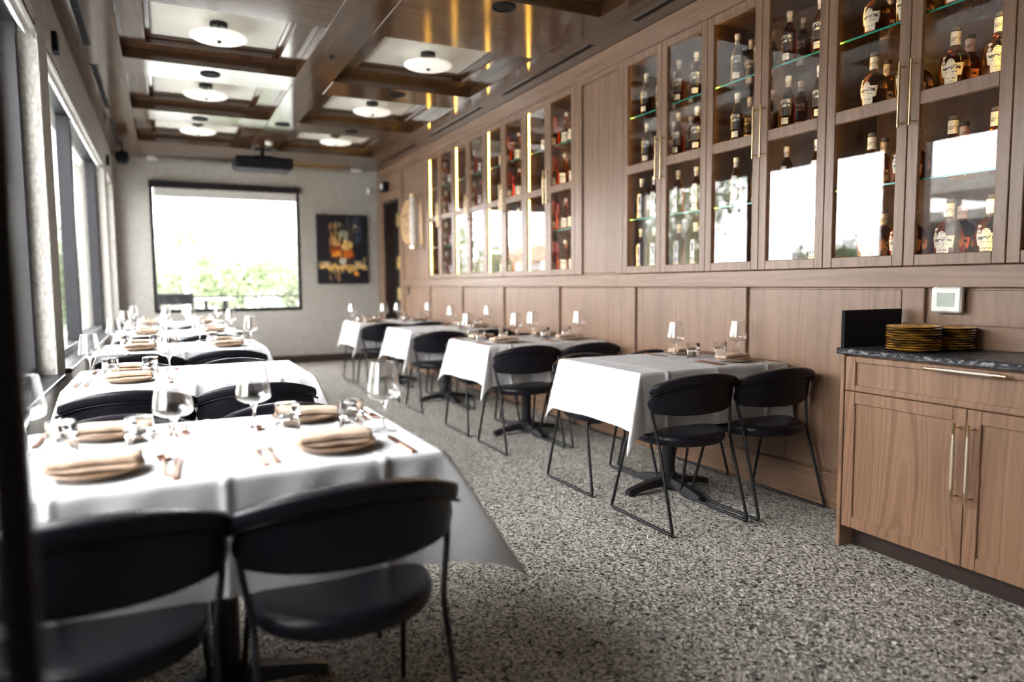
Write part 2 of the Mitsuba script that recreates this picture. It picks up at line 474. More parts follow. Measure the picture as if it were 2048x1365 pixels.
q = np.array([[BW[0] + 0.045, YB + 0.06, BW[2] + 0.05], [BW[1] - 0.045, YB + 0.06, BW[2] + 0.05], [BW[1] - 0.045, YB + 0.06, BW[3] - 0.05], [BW[0] + 0.045, YB + 0.06, BW[3] - 0.05]])
part(w, "pane", shape((q, np.array([[0, 1, 2], [0, 2, 3]])), "pane"))
# front wall behind the camera
struct("wall_front", shape(box(XL - 0.22, XR + 0.5, YF - 0.2, YF, -0.1, 3.42), "plaster"))

# right wall: walnut panelling below and between the cabinets
wr = struct("wall_right")
part(wr, "core", shape(cat(box(XR + 0.42, XR + 0.6, YF, YB, -0.1, 3.42), box(XR + 0.012, XR + 0.42, YF, 10.05, -0.1, 1.262), box(XR + 0.012, XR + 0.42, YF, 10.05, 2.832, 3.42),
                           box(XR + 0.012, XR + 0.42, 4.444, 5.138, 1.262, 2.832), box(XR + 0.012, XR + 0.42, 8.822, 10.05, 1.262, 2.832), box(XR + 0.012, XR + 0.42, YF, 0.37, 1.262, 2.832),
                           box(XR + 0.012, XR + 0.42, 10.05, 10.90, 2.46, 3.42), box(XR + 0.012, XR + 0.42, 10.90, YB, -0.1, 3.42)), "walnut_up"))
STILES = [(-0.06, 0.05), (1.0, 1.08), (2.07, 2.18), (3.17, 3.285), (4.285, 4.41), (5.405, 5.54), (6.535, 6.68), (7.655, 7.80), (8.775, 8.905), (9.885, 10.05)]
for a, b in STILES:
    part(wr, "stile", shape(box(XR - 0.010, XR + 0.012, a, b, 0.19, 1.165, 0.004), "walnut_up"))
for (a0, a), (b, b1) in zip(STILES[:-1], STILES[1:]):
    part(wr, "panel", shape(box(XR + 0.006, XR + 0.0125, a + 0.012, b - 0.012, 0.20, 1.155, 0.003), "walnut_up"))
part(wr, "top_rail", shape(box(XR - 0.012, XR + 0.012, 4.50, 10.05, 1.165, 1.2625, 0.004), "walnut_along"))
part(wr, "top_rail", shape(box(XR - 0.012, XR + 0.012, YF, 4.498, 1.165, 1.2625, 0.004), "walnut_along"))
part(wr, "base_rail", shape(box(XR - 0.014, XR + 0.012, YF, 10.05, 0.0, 0.19, 0.006), "walnut_along"))
part(wr, "cornice", shape(box(XR - 0.012, XR + 0.012, YF, YB, 2.834, ZC, 0.006), "walnut_along"))
part(wr, "stile", shape(box(XR - 0.010, XR + 0.012, 4.446, 4.535, 1.265, 2.832, 0.004), "walnut_up"))
part(wr, "stile", shape(box(XR - 0.010, XR + 0.012, 5.03, 5.136, 1.265, 2.832, 0.004), "walnut_up"))
part(wr, "rail", shape(box(XR - 0.010, XR + 0.012, 4.535, 5.03, 2.79, 2.832, 0.004), "walnut_along"))
part(wr, "panel", shape(box(XR + 0.006, XR + 0.0125, 4.547, 5.018, 1.275, 2.78, 0.003), "walnut_up"))
part(wr, "stile", shape(box(XR - 0.010, XR + 0.012, 8.824, 8.93, 1.265, 2.832, 0.004), "walnut_up"))
part(wr, "stile", shape(box(XR - 0.010, XR + 0.012, 9.90, 10.05, 1.265, 2.832, 0.004), "walnut_up"))
part(wr, "panel", shape(box(XR + 0.006, XR + 0.0125, 8.942, 9.888, 1.275, 2.82, 0.003), "walnut_up"))
part(wr, "stile", shape(box(XR - 0.012, XR + 0.012, 10.90, YB - 0.019, 0.0, 2.832, 0.004), "walnut_up"))
part(wr, "rail", shape(box(XR - 0.010, XR + 0.012, 10.05, 10.90, 2.46, 2.832, 0.004), "walnut_along"))
# doorway near the back corner with a dark open door
dk = struct("door_1")
part(dk, "jamb", shape(cat(box(XR + 0.012, XR + 0.40, 10.051, 10.09, 0, 2.46), box(XR + 0.012, XR + 0.40, 10.86, 10.899, 0, 2.46), box(XR + 0.012, XR + 0.40, 10.09, 10.86, 2.42, 2.459)), "base_wood"))
part(dk, "leaf", shape(box(XR + 0.14, XR + 0.19, 10.10, 10.85, 0.01, 2.41, 0.004), "door_dark"))
part(dk, "leaf_edge", shape(box(XR + 0.085, XR + 0.138, 10.36, 10.41, 0.01, 2.41, 0.004), "base_wood"))
for z in (0.95, 1.42, 2.06):
    part(dk, "hinge", shape(box(XR + 0.072, XR + 0.086, 10.33, 10.47, z, z + 0.20, 0.004), "hinge_gold"))

# glazed partition beside the camera: only its dark stile shows at the left edge
pt = struct("door_2")
part(pt, "stile", shape(box(-0.166, -0.134, 0.868, 0.892, 0, 2.56, 0.003), "frame_dark"))
part(pt, "stile", shape(box(-0.52, -0.472, -0.02, 0.03, 0, 2.56, 0.004), "frame_dark"))
d_ = np.array([[-0.156, 0.868, 0], [-0.49, 0.03, 0]])
q = np.array([d_[0] + [0, 0, 0.1], d_[1] + [0, 0, 0.1], d_[1] + [0, 0, 2.5], d_[0] + [0, 0, 2.5]])
part(pt, "pane", shape((q, np.array([[0, 1, 2], [0, 2, 3]])), "pane"))

# ceiling: slab, beams and coffers
cl = struct("ceiling", shape(box(XL - 0.22, XR + 0.6, YF - 0.2, YB + 0.2, 3.30, 3.42), "panel_white"))
COF_X = [(-0.21, 1.10), (1.415, 2.72)]
COF_Y = [(-0.69, 0.61), (1.08, 2.38), (2.85, 4.15), (5.12, 6.42), (6.89, 8.19), (8.66, 9.97)]
part(cl, "soffit", shape(box(XL, COF_X[0][0], YF, YB, ZC, 3.30, 0.004), "ceiling_along"))
part(cl, "soffit", shape(box(COF_X[1][1], XR + 0.012, YF, YB, ZC, 3.30, 0.004), "ceiling_along"))
part(cl, "beam", shape(box(COF_X[0][1], COF_X[1][0], YF, YB, ZC, 3.30, 0.005), "ceiling_along"))
gaps = [YF] + [v for c in COF_Y for v in c] + [YB]
for x0, x1 in COF_X:
    for i in range(0, len(gaps), 2):
        part(cl, "crossbeam", shape(box(x0, x1, gaps[i], gaps[i + 1], ZC, 3.30, 0.005), "ceiling_across"))


def ring(x0, x1, y0, y1, w, z0, z1, c=0.003):
    return [box(x0, x0 + w, y0, y1, z0, z1, c), box(x1 - w, x1, y0, y1, z0, z1, c), box(x0 + w, x1 - w, y0, y0 + w, z0, z1, c), box(x0 + w, x1 - w, y1 - w, y1, z0, z1, c)]


for x0, x1 in COF_X:
    for y0, y1 in COF_Y:
        part(cl, "coffer_step", shape(cat(ring(x0, x1, y0, y1, 0.165, 3.062, 3.16)), "ceiling_along"))
        part(cl, "coffer_trim", shape(cat(ring(x0 + 0.165, x1 - 0.165, y0 + 0.165, y1 - 0.165, 0.035, 3.105, 3.15)), "ceiling_along"))
        part(cl, "coffer_panel", shape(box(x0 + 0.165, x1 - 0.165, y0 + 0.165, y1 - 0.165, 3.125, 3.17), "panel_white"))

# ceiling lamps
lamp_disc = lathe(curve([(0, -0.010), (0.08, -0.009), (0.14, -0.005), (0.185, 0.004), (0.200, 0.014)], 5).tolist() + [(0.200, 0.020), (0.185, 0.016), (0.10, 0.010), (0, 0.009)], 40)
lamp_proto = [
    ("canopy", shape(lathe([(0, 0.085), (0.058, 0.085), (0.062, 0.09), (0.062, 0.115), (0, 0.115)], 28), "black_metal", 40), "black round canopy"),
    ("stem", shape(lathe([(0.009, 0.0), (0.009, 0.086)], 10), "black_metal", True), None),
    ("shade", {**shape(lamp_disc, "lamp_glass", 50), "emitter": {"type": "area", "radiance": {"type": "rgb", "value": (LAMP, LAMP * 0.95, LAMP * 0.84)}}}, "shallow white glass dish"),
    ("finial", shape(lathe([(0, -0.026), (0.013, -0.025), (0.015, -0.020), (0.013, -0.011), (0, -0.0105)], 14), "black_metal", 40), "dark finial")]
ROWN = ["nearest", "next to nearest", "nearest", "second", "farthest"]
for (x0, x1), side in zip(COF_X, ("window-side", "cabinet-side")):
    for (y0, y1), nm in zip(COF_Y[3:], ("nearest", "middle", "farthest")):
        place("ceiling_lamp", lamp_proto, (x0 + x1) / 2, (y0 + y1) / 2, 3.008, 0, f"round white glass ceiling lamp in {nm} coffer of the {side} row", "ceiling lamp")

spk = lathe([(0, -0.004), (0.060, -0.004), (0.064, -0.010), (0.078, -0.008), (0.080, 0.0), (0, 0.0)], 32)
spk_proto = [("", shape(spk, "black_plastic", 40), None)]
for x, y, lab in ((2.05, 4.262, "dark round ceiling speaker in the wide beam nearest the bottle cabinets"), (2.047, 6.60, "dark round ceiling speaker in middle crossbeam on cabinet side"), (0.43, 6.62, "round ceiling speaker in pale crossbeam between nearest and middle window-side lamps"),
                  (1.262, 8.32, "round ceiling speaker in the long middle beam near the projector"), (0.425, 8.40, "round ceiling speaker in crossbeam before farthest window-side lamp"), (2.047, 8.38, "dark round ceiling speaker before farthest cabinet-side lamp")):
    place("ceiling_speaker", spk_proto, x, y, ZC, 0, lab, "speaker")
place("sprinkler", [("", shape(lathe([(0, -0.02), (0.012, -0.02), (0.012, -0.006), (0.036, -0.004), (0.038, 0), (0, 0)], 20), "black_metal", 40), None)], 1.254, 5.73, ZC, 0, "small dark sprinkler cap in the long middle ceiling beam", "sprinkler")
place("smoke_detector", [("", shape(lathe([(0, -0.03), (0.035, -0.03), (0.05, -0.012), (0.052, 0), (0, 0)], 24), "white_plastic", 40), None)], 1.262, 9.45, ZC, 0, "small pale detector on far end of middle ceiling beam", "detector")
for x, side in ((2.96, "cabinet-side soffit"), (-0.43, "window-side soffit")):
    for (a, b), nm in zip(((2.55, 4.1), (4.65, 6.2), (6.73, 8.27), (8.8, 10.35)), ("nearest", "second", "third", "farthest")):
        k = thing("slot_diffuser", f"{nm} black slot air vent in the {side}", "air vent")
        part(k, "slot", shape(box(x - 0.022, x + 0.022, a, b, ZC - 0.003, ZC + 0.001), "black_plastic"))
        part(k, "frame", shape(cat(box(x - 0.034, x - 0.022, a - 0.01, b + 0.01, ZC - 0.006, ZC, 0.001), box(x + 0.022, x + 0.034, a - 0.01, b + 0.01, ZC - 0.006, ZC, 0.001)), "ceiling_along"))
        part(k, "divider", shape(box(x - 0.022, x + 0.022, (a + b) / 2 - 0.012, (a + b) / 2 + 0.012, ZC - 0.006, ZC - 0.003), "black_metal"))

# ------------------------------------------------------------------ display cabinets
Z0, Z1 = 1.264, 2.832
SHELF = (1.668, 2.06, 2.413)


def cabinet(y_hi, w, name_label, double=0.9145):
    """a pair of glazed doors; y_hi = its far end"""
    k = thing("display_cabinet", name_label, "cabinet")
    y0, y1 = y_hi - w, y_hi
    t = 0.016
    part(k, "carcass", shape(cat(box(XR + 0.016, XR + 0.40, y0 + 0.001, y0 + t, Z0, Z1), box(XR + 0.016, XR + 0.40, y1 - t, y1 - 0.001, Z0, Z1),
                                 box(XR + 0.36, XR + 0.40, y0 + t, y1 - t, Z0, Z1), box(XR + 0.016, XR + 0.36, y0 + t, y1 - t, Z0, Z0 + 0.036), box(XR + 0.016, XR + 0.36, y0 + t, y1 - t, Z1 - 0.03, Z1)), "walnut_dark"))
    ym = (y0 + y1) / 2
    for a, b, hs in ((ym + 0.0015, y1 - 0.0015, -1), (y0 + 0.0015, ym - 0.0015, 1)):
        s = 0.054
        fr = cat(box(XR - 0.010, XR + 0.013, a, a + s, Z0 + 0.002, Z1 - 0.002, 0.003), box(XR - 0.010, XR + 0.013, b - s, b, Z0 + 0.002, Z1 - 0.002, 0.003),
                 box(XR - 0.009, XR + 0.013, a + s, b - s, Z0 + 0.002, Z0 + 0.054, 0.003), box(XR - 0.009, XR + 0.013, a + s, b - s, Z1 - 0.056, Z1 - 0.002, 0.003),
                 box(XR - 0.009, XR + 0.013, a + s, b - s, 1.992, 2.054, 0.003))
        d = part(k, "door", shape(fr, "walnut_up"))
        for lo, hi in ((Z0 + 0.054, 1.992), (2.054, Z1 - 0.056)):
            q = np.array([[XR + 0.006, a + s, lo], [XR + 0.006, b - s, lo], [XR + 0.006, b - s, hi], [XR + 0.006, a + s, hi]])
            part(d, "pane", shape((q, np.array([[0, 1, 2], [0, 2, 3]])), "pane"))
        hy = (a + 0.027) if hs == -1 else (b - 0.027)
        bar = [tube([[XR - 0.040, hy, 1.905], [XR - 0.040, hy, 2.20]], 0.0062, 10), tube([[XR - 0.040, hy, 1.925], [XR - 0.009, hy, 1.925]], 0.0045, 8), tube([[XR - 0.040, hy, 2.18], [XR - 0.009, hy, 2.18]], 0.0045, 8)]
        part(d, "handle", shape(cat(bar), "brass", 40), "slim brass bar handle")
    for z in SHELF:
        sh = part(k, "shelf", shape(box(XR + 0.045, XR + 0.355, y0 + t + 0.001, y1 - t - 0.001, z - 0.008, z), "pane"), "clear glass shelf with green edge")
        part(sh, "edge", shape(box(XR + 0.042, XR + 0.0455, y0 + t + 0.001, y1 - t - 0.001, z - 0.0085, z + 0.0005), "shelf_edge"))
    for yy, sg in ((y1 - t, -1), (y0 + t, 1)):
        for lo, hi in ((Z0 + 0.04, 1.988), (2.058, Z1 - 0.035)):
            d0_, d1_, wd = (0.020, 0.040, 0.014) if y_hi > 4.6 else (0.016, 0.031, 0.010)
            strip = box(XR + d0_, XR + d1_, min(yy, yy + sg * wd), max(yy, yy + sg * wd), lo, hi)
            part(k, "led_strip", {**shape(strip, "white_plastic"), "emitter": {"type": "area", "radiance": {"type": "rgb", "value": LED}}}, "glowing warm vertical light strip")
    return k


WN, WF = 0.9037, 0.92
UN = [4.442 - i * WN for i in range(5)]
UF = [8.82 - i * WF for i in range(4)]
for i, y in enumerate(UN[:3]):
    cabinet(y, WN, ("walnut cabinet of two glazed doors right of the plain wood panel", "walnut cabinet with glazed doors, middle of the right-hand three", "walnut cabinet with squat big-label bottles, above the plate stacks")[i])
cabinet(UN[3], WN, "walnut glazed cabinet at the right edge, mostly cut off")
for i, y in enumerate(UF):
    cabinet(y, WF, f"walnut glazed cabinet, {('farthest, beside the wall sconce', 'second from the wall sconce', 'third from the wall sconce', 'fourth from the sconce, left of the plain wood panel')[i]}")


# ------------------------------------------------------------------ bottles
def patch(prof, z0, z1, a0, a1, off=0.0008, nz=8, na=14, shapefn=None):
    """a label that follows the lathe profile between heights z0, z1 and angles a0, a1 (radians about -x)"""
    pr = np.asarray(prof); o = np.argsort(pr[:, 1], kind="stable")
    tz, ta = np.linspace(0, 1, nz), np.linspace(0, 1, na)
    P, uv = np.zeros((nz, na, 3)), np.zeros((nz, na, 2))
    for i, s in enumerate(tz):
        for j, t in enumerate(ta):
            w = shapefn(s) if shapefn else 1.0
            ang = math.pi + (a0 + a1) / 2 + (t - 0.5) * (a1 - a0) * w
            z = z0 + s * (z1 - z0)
            r = np.interp(z, pr[o, 1], pr[o, 0]) + off
            P[i, j] = r * math.cos(ang), r * math.sin(ang), z
            uv[i, j] = 1 - t, s
    v, f = gridmesh(P)
    return (v, f), uv.reshape(-1, 2)


def lab_shape(p, bsdf):
    return mikit.ply(p[0], bsdf, True, uv=p[1])


pa = [(0, 0.0), (0.034, 0.0), (0.038, 0.003)] + curve([(0.039, 0.008), (0.040, 0.09), (0.0405, 0.150), (0.037, 0.176), (0.026, 0.205), (0.0165, 0.232), (0.0145, 0.250)], 4).tolist() + [(0.0145, 0.262), (0, 0.262)]
stop = lathe([(0, 0.2625), (0.013, 0.2625), (0.0145, 0.266), (0.017, 0.268), (0.0185, 0.290), (0.016, 0.298), (0, 0.299)], 16)
neck = lathe([(0.0158, 0.236), (0.0158, 0.262)], 14)
BA = [("body", shape(lathe(pa, 22), "bottle_dark", 40), None), ("label", lab_shape(patch(pa, 0.075, 0.172, -0.95, 0.95), "label_black"), "black label with white lettering"),
      ("lower_label", lab_shape(patch(pa, 0.026, 0.062, -0.55, 0.55), "label_cream"), "small cream label"), ("stopper", shape(stop, "cap_white", 40), "pale stopper"), ("neck_band", shape(neck, "neck_glass", True), None)]
BB = [("body", shape(lathe(pa, 22), "bottle_dark", 40), None), ("label", lab_shape(patch(pa, 0.035, 0.185, -0.45, 0.45), "label_tall"), "tall pale blue label"),
      ("lower_label", lab_shape(patch(pa, 0.010, 0.032, -0.6, 0.6), "label_cream"), "small cream label"), ("stopper", shape(stop, "cap_white", 40), "pale stopper"), ("neck_band", shape(neck, "neck_glass", True), None)]
pc = [(0, 0.0), (0.048, 0.0), (0.054, 0.004)] + curve([(0.056, 0.012), (0.060, 0.06), (0.0615, 0.10), (0.057, 0.132), (0.044, 0.155), (0.027, 0.170), (0.0195, 0.180)], 4).tolist() + [(0.019, 0.25), (0, 0.25)]
crest = lambda s: math.sqrt(max(0.02, 1 - s * s))
BC = [("body", shape(lathe(pc, 26), "bottle_glass", 40), None), ("label", lab_shape(patch(pc, 0.044, 0.098, -0.78, 0.78, shapefn=lambda s: 0.86 + 0.14 * s), "label_script"), "broad cream label with dark script"),
      ("lower_label", lab_shape(patch(pc, 0.012, 0.046, -0.5, 0.42), "label_cream"), "square lower tag"), ("crest", lab_shape(patch(pc, 0.098, 0.120, -0.36, 0.20, shapefn=crest), "label_cream"), "round top of label"),
      ("star", lab_shape(patch(pc, 0.100, 0.135, -0.72, -0.42, shapefn=lambda s: 0.6 + 0.5 * math.sin(s * 9)), "cap_white"), "white star ornament"),
      ("neck_wrap", lab_shape(patch([(0.0205, 0.1), (0.0205, 0.3)], 0.186, 0.246, -3.1416, 3.1416, na=20), "neck_wrap"), "cream paper neck wrap"), ("stopper", shape(lathe([(0, 0.2505), (0.020, 0.2505), (0.0205, 0.262), (0.018, 0.268), (0, 0.268)], 16), "cap_dark", 40), "dark stopper")]
pd = [(0, 0.0), (0.040, 0.0), (0.044, 0.003)] + curve([(0.045, 0.01), (0.046, 0.08), (0.046, 0.115), (0.040, 0.145), (0.024, 0.17), (0.0155, 0.20), (0.0145, 0.225)], 4).tolist() + [(0.0145, 0.245), (0, 0.245)]
capd = lathe([(0, 0.2455), (0.0165, 0.2455), (0.0175, 0.25), (0.0175, 0.275), (0.015, 0.28), (0, 0.28)], 14)
BD = [("body", shape(lathe(pd, 20), "bottle_glass", 40), None), ("label", lab_shape(patch(pd, 0.02, 0.105, -0.9, 0.9), "label_cream"), "large cream label"), ("stopper", shape(capd, "cap_white", 40), "pale cap")]
BE = [("body", shape(lathe(pd, 20), "bottle_glass", 40), None), ("label", lab_shape(patch(pd, 0.03, 0.085, -0.8, 0.8), "label_cream"), "cream label"),
      ("wax", shape(lathe([(0.0300, 0.166), (0.0265, 0.172), (0.0175, 0.20), (0.0165, 0.245), (0.018, 0.247), (0.018, 0.28), (0, 0.283)], 16), "wax_red", 40), "red wax over neck and shoulder")]
BF = [("body", shape(lathe(pa, 20), "bottle_dark", 40), None), ("label", lab_shape(patch(pa, 0.03, 0.12, -0.7, 0.7), "label_tall"), "pale label"), ("stopper", shape(stop, "cap_dark", 40), "dark cap")]

LEV = {"lowest": Z0 + 0.0365, "second": SHELF[0] + 0.0006, "third": SHELF[1] + 0.0006, "top": SHELF[2] + 0.0006}
ORD = ["first", "second", "third", "fourth", "fifth", "sixth"]


def fill(cab, level, ys, protos, desc, xs=(0.115,)):
    z = LEV[level]
    lvl = {"lowest": "lowest shelf", "second": "second shelf up", "third": "third shelf up", "top": "top shelf"}[level]
    for i, y in enumerate(sorted(ys, reverse=True)):
        for row, x in enumerate(xs):
            pr, ds = protos[(i + row) % len(protos)], desc[(i + row) % len(desc)]
            place("whiskey_bottle", pr, XR + x + rng.uniform(-0.008, 0.008), y + row * 0.045 + rng.uniform(-0.008, 0.008), z, rng.uniform(-0.15, 0.3) + 0.3,
                  f"{ds}, {ORD[i]} from left{' in back row' if row else ''}, {lvl}, {cab}", "bottle")


A, B, C, D, E_, F_ = BA, BB, BC, BD, BE, BF
u1 = [4.31, 4.14, 3.95, 3.77, 3.615]
for lv in ("third", "top"):
    fill("cabinet right of wood panel", lv, u1, [A], ["black-label bottle"], (0.11, 0.26))
    fill("middle right-hand cabinet", lv, [3.40, 3.225, 3.00, 2.79], [A], ["black-label bottle"], (0.11, 0.26))
    fill("cabinet over plate stacks", lv, [2.455, 2.285, 2.05, 1.86], [C], ["squat script-label bottle"], (0.115, 0.275))
for lv in ("second", "lowest"):
    fill("cabinet right of wood panel", lv, [4.375, 4.22, 3.95, 3.77], [B], ["tall pale-label bottle"], (0.11,))
    fill("middle right-hand cabinet", lv, [3.40, 3.225, 3.00, 2.79], [B], ["tall pale-label bottle"], (0.11,))
    fill("cabinet over plate stacks", lv, [2.455, 2.285, 2.05, 1.86], [C], ["squat script-label bottle"], (0.115, 0.275))
FN = ["farthest cabinet", "second far cabinet", "third far cabinet", "cabinet left of wood panel"]
for i, y in enumerate(UF):
    base = [y - d for d in (0.20, 0.36, 0.56, 0.70, 0.83)]
    for j, lv in enumerate(("lowest", "second", "third", "top")):
        pp, dd = ([F_, A], ["pale-label dark bottle", "black-label bottle"]) if i < 2 else ([D, E_, D, D, D], ["cream-label bottle", "red-wax bottle", "cream-label bottle", "cream-label bottle", "cream-label bottle"])
        fill(FN[i], lv, base, pp, dd, (0.12, 0.27) if i >= 2 else (0.12,))

# ------------------------------------------------------------------ sideboard
k = thing("sideboard", "walnut sideboard with drawers over doors under a black stone counter", "sideboard")
SX, SY0, SY1 = 2.70, 0.0, 2.17
part(k, "end_panel", shape(box(SX - 0.004, XR - 0.016, SY1 - 0.02, SY1, 0.0, 0.876, 0.003), "walnut_side"))
part(k, "carcass", shape(cat(box(SX + 0.022, XR - 0.016, SY0, SY1 - 0.021, 0.10, 0.875)), "walnut_side"))
part(k, "toe_kick", shape(box(SX + 0.08, SX + 0.095, SY0, SY1 - 0.021, 0.0, 0.10), "base_wood"))


def shaker(y0, y1, z0, z1, x=SX, s=0.052, sz=0.052):
    return [box(x, x + 0.021, y0, y0 + s, z0, z1, 0.0025), box(x, x + 0.021, y1 - s, y1, z0, z1, 0.0025), box(x, x + 0.021, y0 + s, y1 - s, z0, z0 + sz, 0.0025), box(x, x + 0.021, y0 + s, y1 - s, z1 - sz, z1, 0.0025)]


def pull(p0, p1, out=0.036, r=0.0062):
    p0, p1 = np.array(p0, float), np.array(p1, float)
    o = np.array([-out, 0, 0]); d = (p1 - p0) / np.linalg.norm(p1 - p0)
    grip = tube([p0 + o + d * 0.045, p1 + o - d * 0.045], r * 1.18, 12)
    ends = [tube([p0 + o, p0 + o + d * 0.047], r, 12), tube([p1 + o - d * 0.047, p1 + o], r, 12)]
    posts = [tube([p0 + d * 0.02, p0 + d * 0.02 + o], r * 0.7, 8), tube([p1 - d * 0.02, p1 - d * 0.02 + o], r * 0.7, 8)]
    return grip, cat(ends[0], posts[0]), cat(ends[1], posts[1])


simple("knurled", (0.62, 0.52, 0.40), 0.5, 0.8)
for y0, y1 in ((1.076, 2.147), (0.003, 1.073)):
    d = part(k, "drawer", shape(cat(shaker(y0, y1, 0.716, 0.868, sz=0.026, s=0.05)), "walnut_side"))
    part(d, "panel", shape(box(SX + 0.010, SX + 0.019, y0 + 0.05, y1 - 0.05, 0.742, 0.842), "walnut_side"))
    ymid = (y0 + y1) / 2
    g, *e = pull([SX + 0.002, ymid - 0.15, 0.855], [SX + 0.002, ymid + 0.15, 0.855])
    part(d, "handle", shape(g, "knurled", 40), "slim brass bar handle"); [part(d, "handle_end", shape(q, "brass", 40)) for q in e]
    for a, b, hy in ((ymid + 0.0015, y1, ymid + 0.027), (y0, ymid - 0.0015, ymid - 0.027)):
        d = part(k, "door", shape(cat(shaker(a, b, 0.10, 0.712)), "walnut_side"))
        part(d, "panel", shape(box(SX + 0.010, SX + 0.019, a + 0.052, b - 0.052, 0.152, 0.66), "walnut_side"))
        g, *e = pull([SX + 0.002, hy, 0.355], [SX + 0.002, hy, 0.66])
        part(d, "handle", shape(g, "knurled", 40), "slim brass bar handle"); [part(d, "handle_end", shape(q, "brass", 40)) for q in e]
ct = thing("countertop", "black leathered stone counter on the walnut sideboard", "countertop")
part(ct, "slab", shape(box(SX - 0.022, XR - 0.012, SY0, SY1 + 0.012, 0.8765, 0.903, 0.004), "granite"))
part(ct, "end_splash", shape(box(SX + 0.0, XR - 0.034, SY1 - 0.012, SY1 + 0.006, 0.9035, 1.068, 0.002), "black_plastic"), "upright dark splash at the counter end")
part(ct, "back_rail", shape(box(XR - 0.033, XR - 0.0125, SY0, SY1 - 0.013, 0.9035, 1.005, 0.004), "walnut_along"), "walnut rail along the wall")

plate_p = [(0, 0.0), (0.062, 0.0), (0.066, 0.003), (0.085, 0.007), (0.1, 0.011), (0.103, 0.0135), (0.101, 0.0155), (0.085, 0.0115), (0.066, 0.0075), (0.06, 0.006), (0, 0.0055)]
WORDS = ["first", "second", "third", "fourth", "fifth", "sixth", "seventh", "eighth", "ninth", "tenth"]
stack_plate = [("", shape(lathe(plate_p, 40), "amber_glaze", 40), None)]
for x, y, nm, n in ((2.80, 1.905, "front stack on the counter", 10), (2.985, 1.88, "back stack on the counter", 9)):
    for i in range(n):
        place("dinner_plate", stack_plate, x + rng.uniform(-0.002, 0.002), y + rng.uniform(-0.002, 0.002), 0.9035 + i * 0.0102, rng.uniform(0, 6), f"amber glazed plate, {WORDS[i]} from the bottom of the {nm}" if 0 < i < n - 1 else f"amber glazed plate, {'topmost' if i else 'bottom'} of the {nm}", "plate")
k = thing("thermostat", "white square thermostat with grey screen on the walnut wall", "thermostat")
part(k, "housing", shape(box(XR - 0.040, XR - 0.011, 1.885, 2.02, 1.055, 1.168, 0.007), "white_plastic"))
part(k, "screen", shape(box(XR - 0.0415, XR - 0.040, 1.914, 1.991, 1.082, 1.143), "screen_grey"), "grey-green screen")
k = thing("wall_plate", "black switch plate on the panelling by the far doorway", "switch")
part(k, "plate", shape(box(XR + 0.0005, XR + 0.0055, 9.66, 9.74, 1.045, 1.165, 0.002), "black_plastic"))
part(k, "rocker", shape(box(XR - 0.003, XR + 0.0005, 9.685, 9.715, 1.07, 1.14, 0.001), "black_metal"))

# ------------------------------------------------------------------ wall fittings at the back
k = thing("wall_sconce", "tall ribbed glass and brass wall sconce beside the far cabinet", "wall lamp")
rib = [(0.034 + 0.003 * math.cos(t * 12), t) for t in np.arange(20) * 2 * np.pi / 20]
ribs = []
for i in range(14):
    a = i * 2 * np.pi / 14
    ribs.append(tube([[XR - 0.105 + 0.040 * math.cos(a), 9.10 + 0.040 * math.sin(a), 1.70], [XR - 0.105 + 0.040 * math.cos(a), 9.10 + 0.040 * math.sin(a), 2.36]], 0.0095, 6))
scene["sconce_glass"] = {"type": "twosided", "b": {"type": "principled", "base_color": {"type": "rgb", "value": (0.82, 0.80, 0.75)}, "roughness": 0.15}}
part(k, "glass_tube", shape(cat(ribs), "sconce_glass", 40), "ribbed frosted glass tube")
part(k, "cap", shape(moved(lathe([(0, 2.355), (0.055, 2.355), (0.055, 2.385), (0, 2.385)], 24), XR - 0.105, 9.10), "brass", 40))
part(k, "cap", shape(moved(lathe([(0, 1.67), (0.055, 1.67), (0.055, 1.70), (0, 1.70)], 24), XR - 0.105, 9.10), "brass", 40))
part(k, "back_plate", shape(cat(box(XR - 0.006, XR + 0.006, 9.06, 9.14, 1.72, 2.34, 0.003), box(XR - 0.06, XR - 0.006, 9.09, 9.11, 1.75, 1.78), box(XR - 0.06, XR - 0.006, 9.09, 9.11, 2.28, 2.31)), "brass"))
v, f = lathe([(0, 0), (0.31, 0), (0.315, 0.004), (0.31, 0.018), (0, 0.018)], 48)
v = np.stack([XR + 0.005 - v[:, 2], 9.66 + v[:, 1], 2.065 + v[:, 0]], -1)
kk = numbered("barrel_sign"); scene[kk] = shape((v, f[:, ::-1]), "sign_wood", 40)
labels[kk] = {"label": "round tan wooden barrel-head sign behind the wall sconce", "category": "sign"}
k = thing("emergency_light", "black emergency light with white lens above the far doorway", "light")
part(k, "housing", shape(box(XR - 0.10, XR - 0.0105, 10.50, 10.70, 2.60, 2.74, 0.012), "black_plastic"))
part(k, "lens", shape(box(XR - 0.115, XR - 0.1005, 10.53, 10.64, 2.63, 2.72, 0.008), "white_plastic"), "white lens")
k = thing("motion_sensor", "small white sensor box high in the back corner", "sensor")
scene[k + "__housing"] = shape(hull([[2.975 + a * 0.03, YB - 0.001 - d * 0.045 * (1 - 0.3 * abs(a)), 2.66 + b * 0.055 * (1 - 0.15 * d)] for a in (-1, -0.5, 0, 0.5, 1) for b in (-1, 1) for d in (0, 1)]), "white_plastic")
k = thing("painting", "dark canvas painting of a whiskey tumbler with ice on the back wall", "painting")
part(k, "canvas", shape(box(2.14, 2.93, YB - 0.042, YB - 0.002, 1.216, 2.278, 0.003), "canvas_paint"))
k = thing("wall_speaker", "small black speaker at the top of the left wall's far corner", "speaker")
v, f = lathe(curve([(0.0, -0.085), (0.05, -0.075), (0.075, -0.03), (0.078, 0.03), (0.06, 0.07), (0.0, 0.085)], 5), 20)
